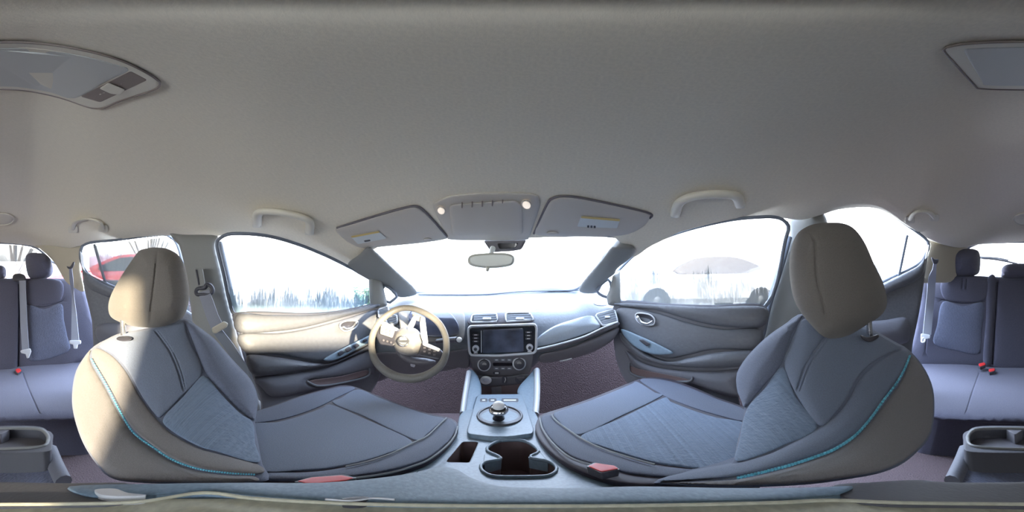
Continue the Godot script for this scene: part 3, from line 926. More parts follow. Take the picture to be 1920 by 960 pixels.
func build_wheel() -> void:
	var o := thing("steering_wheel", "grey leather steering wheel turned with three spokes and round emblem", "steering wheel", P(768, 718, 2.12))
	var wd := func(u, v): return 2.12 + 0.0011 * (644.0 - v)
	var outer := curve([760, 571, 781, 574, 806, 585, 827, 602, 839, 623, 843, 644, 841, 669, 831, 690, 810, 707, 785, 716, 760, 717, 735, 711, 712, 696, 697, 677, 691, 652, 693, 627, 704, 604, 720, 588, 739, 576])
	var ring := []
	var rad := []
	var line := spaced(outer, 7.0)
	for q in line:
		var k := 6.2 + 1.6 * clampf((q.y - 660.0) / 50.0, 0.0, 1.0)
		var c := q + (Vector2(766, 645) - q).normalized() * k * 0.95
		ring.append(P(c.x, c.y, wd.call(c.x, c.y)))
		rad.append(k * 2.12 / F)
	part("rim", tube(ring, rad, true, 14), M.leather, o)
	var hub := part("hub", solid(curve([764, 613, 782, 618, 792, 634, 790, 653, 778, 666, 760, 666, 744, 658, 737, 642, 741, 625, 750, 616]), wd, {"lift": -0.01, "thick": 0.09, "r": 0.025, "bulge": 0.03, "spread": 0.03}), M.wheel_hub, o)
	var hd := func(u, v): return wd.call(u, v) - 0.026
	var em := part("emblem", tube(on(oval(756.5, 640, 8.6, 8.6, 28), hd), 0.0042, true, 8), M.chrome, hub)
	part("emblem_bar", solid(box2(745.5, 637.6, 767.5, 642.4, 0.8), hd, {"lift": 0.004, "thick": 0.006, "r": 0.001}), M.chrome, em)
	part("emblem_disc", solid(oval(756.5, 640, 8, 8, 24), hd, {"lift": -0.001, "thick": 0.004, "r": 0.0}), M.wheel_hub, em)
	# left spoke: pale button block over a dark lower half
	var sl := part("spoke", solid(corners([707, 610, 716, 606, 748, 619, 744, 642, 738, 650, 712, 646, 704, 628], 3), wd, {"lift": -0.015, "thick": 0.03, "r": 0.008}), M.black, o)
	part("button_block", solid(corners([714, 609, 741, 619, 736, 634, 712, 626], 2), wd, {"lift": 0.0, "thick": 0.015, "r": 0.004}), M.wheel_hub, sl)
	part("silver_edge", solid(corners([714, 604, 722, 603, 748, 617, 743, 621, 716, 610], 1), wd, {"lift": 0.004, "thick": 0.012, "r": 0.003}), M.satin, sl)
	for k in 6:
		part("button", solid(box2(715.5 + (k % 3) * 7.5, 614 + (k % 3) * 2.4 + (k / 3) * 6, 720.5 + (k % 3) * 7.5, 618 + (k % 3) * 2.4 + (k / 3) * 6, 1), wd, {"lift": 0.004, "thick": 0.008, "r": 0.002}), M.dash, sl)
	for k in 3:
		part("dark_button", solid(oval(719 + 7 * k, 638 + 2 * k, 2.4, 2.4, 10), wd, {"lift": -0.008, "thick": 0.008, "r": 0.002}), M.dash_low, sl)
	# right spoke
	var sr := part("spoke", solid(corners([788, 642, 826, 655, 832, 662, 824, 676, 784, 668], 3), wd, {"lift": -0.012, "thick": 0.03, "r": 0.008}), M.black, o)
	part("silver_edge", solid(corners([793, 640, 826, 654, 823, 660, 792, 647], 1), wd, {"lift": 0.0, "thick": 0.012, "r": 0.003}), M.satin, sr)
	for k in 6:
		part("button", solid(box2(793 + (k % 3) * 9.5, 650 + (k % 3) * 3.2 + (k / 3) * 7, 798.5 + (k % 3) * 9.5, 654 + (k % 3) * 3.2 + (k / 3) * 7, 1), wd, {"lift": -0.004, "thick": 0.008, "r": 0.002}), M.dash_low, sr)
	# forked silver spoke standing up
	var su := part("spoke", solid(corners([772, 588, 786, 590, 794, 594, 790, 604, 776, 600], 2), wd, {"lift": -0.01, "thick": 0.03, "r": 0.006}), M.wheel_hub, o)
	part("fork", solid(corners([764, 612, 775, 592, 780, 590, 779, 606, 772, 620, 764, 620], 2), wd, {"lift": 0.006, "thick": 0.03, "r": 0.005}), M.satin, su)
	part("fork", solid(corners([789, 593, 797, 595, 799, 612, 803, 644, 796, 648, 789, 632, 787, 606], 2), wd, {"lift": 0.006, "thick": 0.03, "r": 0.005}), M.satin, su)
	part("shroud", solid(curve([742, 652, 770, 668, 800, 672, 818, 678, 800, 684, 770, 682, 748, 668], true, 4), wd, {"lift": -0.06, "thick": 0.12, "r": 0.02}), M.dash_low, o, "", "grey steering column cover")
	var st := thing("column_stalk", "dark column stalk with a pale round end beside the steering wheel", "stalk", P(845, 637, 2.3))
	part("arm", tube([P(820, 640, 2.36), P(840, 637.5, 2.3), P(858, 637, 2.26)], [0.011, 0.012, 0.014], false, 10), M.black, st)
	part("end_cap", lathe([[0.0, -0.013], [0.009, -0.009], [0.0125, 0.0], [0.009, 0.009], [0.0, 0.013]], Transform3D(Basis(Vector3.FORWARD, PI / 2), P(861, 637, 2.25)), 16), M.white_mark, st)

# ---------------------------------------------------------------- centre console
func build_console() -> void:
	var deck := level(0.592)
	var down := Vector3(0, -0.12, -0.02)
	var o := thing("center_console", "blue grey console between the front seats with cup holders and open tray", "console", P(945, 890, 1.5))
	var tray := corners([867, 829, 897, 829, 880, 867, 836, 866], 2)
	var cups := curve([945, 826, 980, 826, 1003, 838, 1010, 848, 993, 858, 1027, 865, 1044, 877, 1036, 889, 1012, 894, 932, 894, 908, 886, 901, 875, 909, 867, 940, 860, 914, 846, 916, 837, 930, 829], true, 4)
	part("deck", solid(curve([868, 772, 935, 765, 1002, 772, 1014, 822, 1040, 852, 1066, 872, 1110, 892, 1200, 912, 1195, 935, 945, 938, 640, 930, 640, 902, 735, 889, 808, 864, 836, 840, 855, 815], true, 4), deck, {"holes": [tray, cups], "bare_holes": true, "ext": down, "shrink": 1.0, "thick": 0.1, "r": 0.006, "n": 900.0}), M.console, o)
	var low := level(0.66)
	part("tray_floor", solid(corners([862, 822, 902, 822, 886, 872, 828, 872], 2), low, {"ext": Vector3(0, -0.05, 0), "thick": 0.02, "r": 0.0}), M.well, o)
	part("cup_floor", solid(curve([890, 815, 1020, 815, 1065, 880, 1040, 905, 905, 905, 885, 870], true, 4), level(0.69), {"ext": Vector3(0, -0.05, 0), "thick": 0.02, "r": 0.0}), M.well, o)
	part("cup_tab", solid(corners([908, 851, 942, 860, 906, 870], 2), deck, {"lift": 0.004, "ext": Vector3(0, -0.03, 0), "thick": 0.02, "r": 0.004}), M.console, o)
	part("cup_tab", solid(corners([989, 858, 1011, 846, 1030, 866], 2), deck, {"lift": 0.004, "ext": Vector3(0, -0.03, 0), "thick": 0.02, "r": 0.004}), M.console, o)
	for q in [[tray, "tray_liner", 0.07], [cups, "cup_liner", 0.1]]:
		var top := on(spaced(q[0], 5.0), deck, -0.002)
		top.append(top[0])
		var wall := []
		for f in 3:
			var ring := PackedVector3Array()
			for e in top:
				ring.append(e + Vector3(0, -q[2] * f / 2.0, 0))
			wall.append(ring)
		part(q[1], rows(wall), M.well, o)
	part("cup_rim", tube(on(spaced(cups, 6.0), deck, 0.004), 0.005, true, 6), M.console, o)
	# the two upright cheeks reaching up to the dashboard
	var cl := func(u, v): return 2.42 - (v - 700.0) * 0.0042
	part("side_wall", solid(curve([876, 700, 886, 694, 896, 706, 902, 724, 902, 742, 894, 746, 884, 776, 868, 786, 864, 772], true, 4), cl, {"thick": 0.08, "r": 0.015}), M.console, o)
	part("side_wall", solid(curve([992, 704, 1004, 690, 1010, 700, 1008, 776, 1000, 786, 988, 772, 978, 745, 970, 738, 974, 724], true, 4), cl, {"thick": 0.08, "r": 0.015}), M.console, o)
	part("edge_strip", tube(on(curve([879, 698, 872, 740, 867, 776], false), cl, 0.012), 0.012, false, 10), M.satin, o)
	part("edge_strip", tube(on(curve([1007, 694, 1007, 740, 1004, 778], false), cl, 0.012), 0.014, false, 10), M.satin, o)
	part("cubby", solid(corners([896, 716, 984, 712, 980, 746, 898, 746], 3), func(u, v): return 2.5, {"thick": 0.05, "r": 0.0}), M.well, o)
	part("cubby_mat", solid(corners([920, 726, 940, 724, 940, 740, 922, 740], 2), func(u, v): return 2.48, {"thick": 0.01, "r": 0.002}), M.dash_low, o)
	var pd := level(0.578)
	var g := thing("gear_selector", "blue grey shifter plinth with round recess and silver drive knob", "gear selector", P(937, 818, 1.6))
	part("plinth", solid(corners([897, 740, 976, 739, 981, 745, 1001, 806, 998, 813, 955, 819, 920, 819, 879, 814, 875, 808, 894, 745], 5), pd, {"ext": Vector3(0, -0.014, -0.004), "thick": 0.05, "shrink": 1.0, "r": 0.006}), M.console, g)
	part("recess", solid(oval(937, 780, 41, 18, 36), pd, {"lift": 0.004, "ext": Vector3(0, -0.01, 0), "thick": 0.01, "r": 0.004, "bulge": -0.02, "spread": 0.05}), M.dash, g)
	part("recess_ring", tube(on(oval(937, 780, 41, 18, 44), pd, 0.005), 0.005, true, 8), M.black, g)
	var at := P(935, 784, 1.8)
	var kn := part("knob", lathe([[0.022, 0.0], [0.018, 0.012], [0.022, 0.02], [0.031, 0.026], [0.033, 0.034], [0.028, 0.042], [0.018, 0.046], [0.0, 0.047]], Transform3D(Basis(Vector3.RIGHT, 0.25), at), 32), M.black_gloss, g)
	part("knob_ring", lathe([[0.0315, 0.027], [0.0345, 0.031], [0.0345, 0.036], [0.030, 0.042]], Transform3D(Basis(Vector3.RIGHT, 0.25), at), 32), M.chrome, kn)
	part("knob_top", lathe([[0.022, 0.044], [0.021, 0.054], [0.014, 0.060], [0.0, 0.062]], Transform3D(Basis(Vector3.RIGHT, 0.25), at), 24), M.white_mark, kn)
	for q in [[900, 747, 914, 754], [916, 747, 931, 754], [940, 747, 972, 754]]:
		var b := part("switch", solid(box2(q[0], q[1], q[2], q[3], 1.5), pd, {"lift": 0.004, "ext": Vector3(0, -0.01, 0), "thick": 0.01, "r": 0.003}), M.black, g)
		part("mark", solid(box2(q[0] + 4, q[1] + 2, q[2] - 4, q[3] - 2.5, 0.6), pd, {"lift": 0.0075, "thick": 0.001, "r": 0.0}), M.white_mark, b)
	# padded lid and the rear of the console right under the camera
	var ad := level(0.5)
	var a := thing("armrest_lid", "long blue grey padded armrest lid with an added pale strip at the nadir", "armrest", P(900, 950, 1.05))
	part("pad", solid(curve([130, 912, 300, 907, 470, 905, 604, 905, 735, 893, 820, 877, 855, 880, 882, 895, 920, 908, 970, 914, 1080, 915, 1200, 912, 1380, 915, 1520, 914, 1600, 912, 1560, 930, 1440, 940, 1200, 945, 960, 947, 700, 944, 560, 936, 440, 926, 380, 920, 300, 928, 180, 934], true, 4), ad, {"ext": Vector3(0, -0.06, 0), "thick": 0.06, "r": 0.012, "shrink": 1.0, "n": 900.0, "bulge": 0.006}), M.armrest, a)
	part("rim", tube(on(curve([-60, 946, 120, 945, 260, 941, 380, 924, 470, 934, 600, 942, 760, 947, 960, 949, 1200, 948, 1440, 943, 1560, 938, 1700, 943, 1980, 946], false), ad, 0.004), 0.0035, false, 8), M.pale_trim, a)  # made-up bead for the pale line of the nadir patch
	part("release_catch", solid(curve([640, 935, 668, 931, 692, 932, 680, 937, 655, 938], true, 4), ad, {"lift": 0.01, "ext": Vector3(0, -0.02, 0), "thick": 0.01, "r": 0.002}), M.black, a)
	part("catch_edge", tube(on(curve([610, 936, 660, 939, 700, 934, 740, 937], false), ad, 0.012), 0.002), M.satin, a)
	part("highlight_streak", solid(curve([178, 918, 215, 916, 240, 924, 275, 928, 230, 931, 190, 928], true, 4), ad, {"lift": 0.012, "ext": Vector3(0, -0.02, 0), "thick": 0.01, "r": 0.002}), M.satin, a)  # streak of highlight on the lid, modelled as a pale plate
	part("rear_panel", solid(curve([-140, 906, 120, 906, 250, 908, 230, 944, 60, 950, -140, 950], true, 4), ad, {"lift": -0.012, "ext": Vector3(0, -0.05, 0), "thick": 0.05, "r": 0.006}), M.console_dark, a)
	part("rear_panel", solid(curve([1560, 912, 1640, 904, 1720, 900, 1800, 905, 2060, 907, 2060, 950, 1800, 950, 1620, 944], true, 4), ad, {"lift": -0.012, "ext": Vector3(0, -0.05, 0), "thick": 0.05, "r": 0.006}), M.console_dark, a)
	part("nadir_plate", solid(corners([-140, 935, 2060, 935, 2060, 1010, -140, 1010], 4), level(0.512), {"ext": Vector3(0, -0.04, 0), "thick": 0.04, "r": 0.004, "shrink": 1.0}), M.pale_trim, a)  # added plate standing in for the blurred nadir patch
	# rear cup tray seen at both ends
	for s in [-1, 1]:
		var q := func(u: float) -> float: return u if s > 0 else 1905.0 - u
		var rc := thing("rear_console", "dark rear console with oval cup tray by the " + ("turquoise stitched" if s > 0 else "sunlit") + " front seat", "console", P(q.call(1900.0), 905, 1.9))
		var td := level(0.72)
		var ringl := curve([q.call(1815), 826, q.call(1820), 811, q.call(1842), 804, q.call(1930), 804, q.call(2000), 806, q.call(2010), 836, q.call(1930), 842, q.call(1832), 838], true, 5)
		part("tray_body", solid(curve([q.call(1808), 834, q.call(1816), 808, q.call(1842), 799, q.call(1930), 799, q.call(2010), 800, q.call(2020), 850, q.call(1930), 850, q.call(1822), 848], true, 4), td, {"holes": [ringl.duplicate()], "ext": Vector3(0, -0.08, 0), "thick": 0.08, "r": 0.006, "shrink": 1.0}), M.console_dark, rc)
		part("tray_floor", solid(curve([q.call(1806), 826, q.call(1820), 806, q.call(1930), 800, q.call(2012), 800, q.call(2012), 848, q.call(1930), 848, q.call(1822), 846], true, 4), level(0.76), {"ext": Vector3(0, -0.04, 0), "thick": 0.03, "r": 0.0}), M.dash_low, rc)
		part("tray_rim", tube(on(spaced(ringl, 6.0), td, 0.006), 0.006, true, 8), M.pillar_trim, rc)
		part("cup_notch", solid(corners([q.call(1885), 805, q.call(1920), 805, q.call(1904), 815], 2), td, {"lift": 0.0, "ext": Vector3(0, -0.04, 0), "thick": 0.04, "r": 0.003}), M.dash_low, rc)
		var bd := func(u, v): return 1.98 - (v - 850.0) * 0.003
		part("rear_face", solid(curve([q.call(1816), 850, q.call(1930), 851, q.call(2020), 851, q.call(2020), 912, q.call(1800), 910, q.call(1800), 890], true, 4), bd, {"thick": 0.2, "r": 0.015}), M.rear_insert, rc)
		part("side_ridge", tube(on(curve([q.call(1812), 845, q.call(1802), 870, q.call(1786), 904], false), bd, 0.0), 0.024, false, 10), M.door_low, rc)

# ---------------------------------------------------------------- front seats
func stitches(parent: Node3D, line: PackedVector2Array, depth: Callable, lift: float, m: Material, gap := 6.0, r := 0.0022, fill := 0.55) -> void:
	var p := spaced(line, gap, false)
	var g := Geo.new()
	for k in p.size() - 1:
		var a := p[k]
		var b := p[k].lerp(p[k + 1], fill)
		g.add(tube([P(a.x, a.y, depth.call(a.x, a.y) - lift), P(b.x, b.y, depth.call(b.x, b.y) - lift)], r, false, 5))
	part("stitching", g, m, parent, "stuff")

func build_front_seats() -> void:
	var cd := level(0.57)
	var dn := Vector3(0, -0.14, -0.02)
	# ---- left seat
	var o := thing("front_seat", "front seat facing the steering wheel with a sunlit outer side", "car seat", P(500, 905, 1.4))
	part("cushion_base", solid(curve([470, 776, 517, 758, 563, 742, 610, 729, 642, 722, 668, 726, 709, 742, 764, 763, 808, 776, 837, 782, 853, 788, 860, 800, 854, 818, 838, 838, 808, 863, 779, 876, 735, 889, 677, 899, 604, 905, 546, 907, 480, 907, 440, 890, 440, 800], true, 4), cd, {"ext": dn, "thick": 0.14, "r": 0.02, "lift": -0.012}), M.seat_base, o)
	part("outer_bolster", solid(curve([466, 777, 517, 760, 563, 744, 610, 731, 642, 725, 666, 728, 633, 745, 604, 760, 563, 776, 517, 788, 468, 793], true, 4), cd, {"ext": dn, "thick": 0.1, "r": 0.008, "bulge": 0.022}), M.seat, o)
	part("front_panel", solid(curve([671, 730, 709, 745, 764, 765, 808, 779, 834, 785, 818, 799, 798, 816, 778, 825, 687, 782, 625, 756, 640, 746], true, 4), cd, {"ext": dn, "thick": 0.1, "r": 0.006, "bulge": 0.014}), M.seat_main, o)
	part("insert", solid(curve([470, 797, 517, 792, 563, 780, 604, 765, 622, 759, 686, 786, 774, 828, 735, 847, 691, 862, 648, 872, 604, 879, 560, 882, 495, 884, 478, 850], true, 4), cd, {"ext": dn, "thick": 0.1, "r": 0.006, "bulge": 0.016}), M.seat_main, o)
	var ib := part("inner_bolster", solid(curve([838, 786, 852, 791, 856, 800, 850, 816, 834, 834, 804, 857, 776, 869, 733, 881, 675, 891, 604, 897, 500, 899, 498, 887, 560, 886, 604, 883, 648, 876, 691, 866, 735, 851, 777, 831, 800, 819, 821, 800], true, 4), cd, {"ext": dn, "thick": 0.1, "r": 0.008, "bulge": 0.02}), M.seat, o)
	part("piping", tube(on(curve([837, 784, 820, 800, 799, 819, 776, 830, 735, 850, 691, 865, 648, 875], false), cd, 0.012), 0.003), M.pale_thread, ib)
	part("trim_line", tube(on(curve([858, 800, 852, 818, 836, 838, 806, 861, 778, 873, 735, 886, 677, 895, 604, 901], false), cd, 0.006), 0.003), M.pale_thread, o)
	part("backrest_shell", solid(curve([135, 740, 141, 700, 156, 672, 175, 650, 200, 636, 225, 625, 281, 614, 344, 597, 362, 605, 384, 621, 403, 636, 422, 658, 447, 686, 470, 711, 482, 738, 483, 764, 478, 795, 484, 830, 492, 870, 500, 903, 377, 908, 260, 905, 207, 896, 180, 869, 160, 839, 147, 809, 137, 772], true, 4), back_left, {"thick": 0.13, "r": 0.03, "lift": -0.008, "shrink": 0.9}), M.seat, o)
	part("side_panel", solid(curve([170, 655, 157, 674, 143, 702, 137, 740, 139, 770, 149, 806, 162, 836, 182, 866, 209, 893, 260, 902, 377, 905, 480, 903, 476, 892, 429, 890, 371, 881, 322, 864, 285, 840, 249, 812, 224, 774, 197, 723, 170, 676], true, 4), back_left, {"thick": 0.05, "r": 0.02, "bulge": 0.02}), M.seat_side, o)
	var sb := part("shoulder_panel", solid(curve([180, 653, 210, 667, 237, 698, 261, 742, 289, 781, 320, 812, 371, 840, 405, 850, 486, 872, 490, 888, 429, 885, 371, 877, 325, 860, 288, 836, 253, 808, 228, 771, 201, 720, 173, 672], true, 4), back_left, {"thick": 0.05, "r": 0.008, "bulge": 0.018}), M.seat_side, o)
	stitches(sb, curve([171, 673, 199, 722, 226, 773, 250, 811, 286, 838, 323, 862, 371, 879, 429, 887, 480, 890], false), back_left, 0.012, M.thread, 5.0)
	part("main_panel", solid(curve([186, 648, 225, 628, 281, 617, 340, 603, 349, 622, 361, 652, 379, 700, 340, 744, 303, 781, 291, 777, 264, 739, 240, 695, 213, 664], true, 4), back_left, {"thick": 0.05, "r": 0.007, "bulge": 0.02, "grooves": [[curve([292, 622, 316, 655, 333, 693, 344, 732], false), 1.6, 0.01], [curve([298, 622, 322, 655, 339, 693, 348, 728], false), 1.2, 0.006]]}), M.seat_main, o)
	part("insert", solid(curve([381, 704, 415, 740, 450, 775, 474, 792, 478, 830, 484, 868, 405, 846, 371, 836, 322, 808, 306, 785, 344, 744], true, 4), back_left, {"thick": 0.05, "r": 0.006, "bulge": 0.012}), M.seat_insert, o)
	part("bolster", solid(curve([345, 600, 362, 607, 384, 623, 403, 639, 422, 661, 446, 689, 468, 713, 480, 740, 481, 765, 476, 788, 450, 772, 415, 736, 384, 700, 364, 650, 352, 618], true, 4), back_left, {"thick": 0.06, "r": 0.02, "bulge": 0.028}), M.seat, o)
	var hd := func(u, v): return 1.74 + 0.0000065 * pow(u - 300.0, 2.0)
	var h := part("headrest", solid(curve([269, 467, 291, 464, 315, 467, 336, 480, 346, 498, 352, 525, 355, 550, 352, 575, 344, 593, 331, 603, 312, 610, 292, 614, 272, 614, 247, 611, 225, 604, 208, 594, 203, 578, 206, 559, 216, 537, 231, 512, 250, 484, 259, 472]), hd, {"thick": 0.12, "shrink": 0.8, "r": 0.05, "bulge": 0.03, "n": 700.0, "grooves": [[curve([294, 478, 290, 520, 285, 560, 282, 585, 283, 600, 290, 612], false), 1.8, 0.007]]}), M.headrest, o)
	part("post", tube([P(230, 595, 1.8), P(232, 640, 1.8)], 0.008, false, 10), M.chrome, h)
	part("post", tube([P(322, 585, 1.86), P(322, 640, 1.86)], 0.008, false, 10), M.chrome, h)
	part("post_guide", solid(oval(233, 635, 15, 5, 18), back_left, {"lift": 0.04, "thick": 0.03, "r": 0.006}), M.black, h)
	# ---- right seat
	o = thing("front_seat", "empty front seat beside the glovebox with turquoise stitching", "car seat", P(1400, 905, 1.4))
	part("cushion_base", solid(curve([1012, 780, 1024, 774, 1047, 767, 1096, 751, 1143, 733, 1184, 716, 1201, 710, 1222, 707, 1257, 711, 1301, 726, 1344, 745, 1400, 766, 1430, 800, 1430, 890, 1362, 905, 1240, 912, 1199, 911, 1155, 906, 1102, 890, 1062, 871, 1032, 848, 1011, 824, 1003, 802], true, 4), cd, {"ext": dn, "thick": 0.14, "r": 0.02, "lift": -0.012}), M.seat_base, o)
	part("outer_bolster", solid(curve([1200, 713, 1222, 710, 1257, 715, 1301, 730, 1344, 748, 1396, 768, 1398, 790, 1344, 778, 1301, 765, 1257, 748, 1228, 732], true, 4), cd, {"ext": dn, "thick": 0.1, "r": 0.008, "bulge": 0.022}), M.seat, o)
	part("front_panel", solid(curve([1038, 776, 1047, 771, 1096, 755, 1143, 737, 1184, 720, 1195, 716, 1228, 736, 1240, 743, 1160, 782, 1085, 815, 1046, 788], true, 4), cd, {"ext": dn, "thick": 0.1, "r": 0.006, "bulge": 0.014}), M.seat_main, o)
	part("insert", solid(curve([1244, 746, 1257, 753, 1301, 770, 1344, 783, 1396, 794, 1390, 830, 1370, 876, 1315, 878, 1271, 873, 1228, 867, 1184, 855, 1126, 836, 1088, 818, 1160, 786], true, 4), cd, {"ext": dn, "thick": 0.1, "r": 0.006, "bulge": 0.016}), M.seat_insert, o)
	ib = part("inner_bolster", solid(curve([1015, 784, 1024, 778, 1034, 779, 1043, 791, 1084, 821, 1126, 842, 1184, 861, 1228, 873, 1271, 878, 1320, 883, 1300, 896, 1200, 890, 1158, 882, 1104, 868, 1070, 855, 1040, 831, 1020, 806], true, 4), cd, {"ext": dn, "thick": 0.1, "r": 0.008, "bulge": 0.02}), M.seat, o)
	part("piping", tube(on(curve([1035, 778, 1044, 790, 1085, 819, 1126, 840, 1184, 859, 1228, 871], false), cd, 0.012), 0.003), M.pale_thread, ib)
	part("trim_line", tube(on(curve([1012, 784, 1018, 806, 1038, 833, 1067, 857, 1102, 870, 1160, 884], false), cd, 0.008), 0.0035), M.pale_thread, o)
	part("backrest_shell", solid(curve([1380, 712, 1384, 694, 1402, 667, 1436, 633, 1474, 606, 1503, 588, 1560, 596, 1620, 612, 1642, 621, 1680, 642, 1699, 652, 1718, 670, 1737, 697, 1749, 727, 1752, 757, 1750, 795, 1741, 822, 1718, 849, 1688, 872, 1650, 887, 1605, 896, 1530, 907, 1455, 912, 1380, 914, 1290, 911, 1222, 904, 1280, 886, 1340, 876, 1372, 868, 1382, 830, 1396, 766, 1384, 740], true, 4), back_right, {"thick": 0.13, "r": 0.03, "lift": -0.008, "shrink": 0.9}), M.seat, o)
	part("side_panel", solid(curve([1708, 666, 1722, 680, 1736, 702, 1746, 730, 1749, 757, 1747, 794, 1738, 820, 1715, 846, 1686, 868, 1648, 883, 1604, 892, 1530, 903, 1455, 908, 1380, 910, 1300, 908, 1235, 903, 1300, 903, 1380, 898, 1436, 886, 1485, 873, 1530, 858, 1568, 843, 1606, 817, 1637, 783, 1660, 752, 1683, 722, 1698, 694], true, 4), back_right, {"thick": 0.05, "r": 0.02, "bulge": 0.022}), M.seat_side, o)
	sb = part("shoulder_panel", solid(curve([1694, 655, 1704, 666, 1694, 693, 1678, 719, 1656, 749, 1633, 779, 1603, 812, 1566, 838, 1529, 853, 1484, 868, 1436, 881, 1380, 893, 1290, 900, 1230, 901, 1280, 889, 1340, 878, 1382, 869, 1437, 853, 1471, 838, 1531, 805, 1569, 778, 1593, 747, 1608, 718, 1630, 692, 1656, 673], true, 4), back_right, {"thick": 0.05, "r": 0.008, "bulge": 0.02}), M.seat_main, o)
	stitches(sb, curve([1706, 667, 1695, 694, 1680, 720, 1657, 750, 1635, 781, 1605, 815, 1567, 841, 1530, 856, 1485, 871, 1436, 884, 1380, 897], false), back_right, 0.014, M.thread, 6.5, 0.0034, 0.6)
	part("main_panel", solid(curve([1690, 652, 1654, 669, 1626, 688, 1603, 715, 1588, 745, 1565, 775, 1536, 799, 1494, 742, 1470, 684, 1480, 650, 1492, 620, 1506, 598, 1560, 600, 1620, 615, 1642, 624, 1680, 645], true, 4), back_right, {"thick": 0.05, "r": 0.007, "bulge": 0.024, "grooves": [[curve([1545, 632, 1511, 682, 1494, 735], false), 1.6, 0.01], [curve([1553, 634, 1519, 684, 1500, 732], false), 1.2, 0.006]]}), M.seat_main, o)
	part("insert", solid(curve([1468, 688, 1492, 745, 1532, 802, 1470, 834, 1436, 849, 1380, 865, 1386, 828, 1400, 768, 1434, 728], true, 4), back_right, {"thick": 0.05, "r": 0.006, "bulge": 0.012}), M.seat_insert, o)
	part("bolster", solid(curve([1501, 591, 1474, 609, 1436, 636, 1403, 669, 1386, 695, 1382, 713, 1384, 735, 1390, 752, 1399, 763, 1434, 724, 1466, 684, 1477, 650, 1489, 620, 1503, 598], true, 4), back_right, {"thick": 0.06, "r": 0.02, "bulge": 0.028}), M.seat, o)
	hd = func(u, v): return 1.72 + 0.0000065 * pow(u - 1560.0, 2.0)
	h = part("headrest", solid(curve([1527, 420, 1511, 426, 1496, 437, 1486, 457, 1480, 491, 1482, 529, 1489, 562, 1504, 589, 1526, 615, 1545, 633, 1564, 637, 1590, 630, 1627, 608, 1650, 593, 1661, 578, 1663, 559, 1654, 525, 1639, 495, 1622, 456, 1603, 430, 1582, 419, 1552, 417]), hd, {"thick": 0.12, "shrink": 0.8, "r": 0.05, "bulge": 0.03, "n": 700.0, "grooves": [[curve([1528, 436, 1530, 510, 1537, 547, 1546, 585, 1546, 609, 1536, 620], false), 1.8, 0.007]]}), M.headrest, o)
	part("post", tube([P(1629, 595, 1.8), P(1631, 634, 1.8)], 0.009, false, 10), M.chrome, h)
	part("post", tube([P(1540, 600, 1.85), P(1540, 650, 1.85)], 0.008, false, 10), M.chrome, h)
	part("post_guide", solid(curve([1613, 628, 1626, 632, 1646, 627, 1647, 633, 1632, 641, 1618, 637], true, 4), back_right, {"lift": 0.05, "thick": 0.03, "r": 0.006}), M.black, h)
	# ---- red buckles beside the cushions
	buckle("red seat belt buckle beside the sunlit front seat", [557, 902, 585, 895, 640, 891, 664, 896, 650, 901, 600, 907, 575, 907], level(0.53))
	buckle("red seat belt buckle beside the seat with turquoise stitching", [1102, 874, 1117, 868, 1152, 873, 1160, 879, 1128, 885], level(0.53))

func buckle(label: String, line: Array, depth: Callable) -> void:
	var l := p2(line)
	var c := Vector2.ZERO
	for q in l:
		c += q / l.size()
	var big := []
	for q in l:
		big.append_array([c.x + (q.x - c.x) * 1.12, c.y + (q.y - c.y) * 1.3 + 1.0])
	var o := thing("seat_belt_buckle", label, "buckle", P(c.x, c.y + 6, depth.call(c.x, c.y)), "seat belt buckles")
	part("housing", solid(corners(big, 3), depth, {"thick": 0.05, "r": 0.005, "ext": Vector3(0, -0.015, 0), "shrink": 0.95}), M.black, o)
	part("button", solid(corners(line, 2), depth, {"lift": 0.004, "thick": 0.01, "r": 0.004, "ext": Vector3(0, -0.01, 0), "shrink": 0.95}), M.red, o)

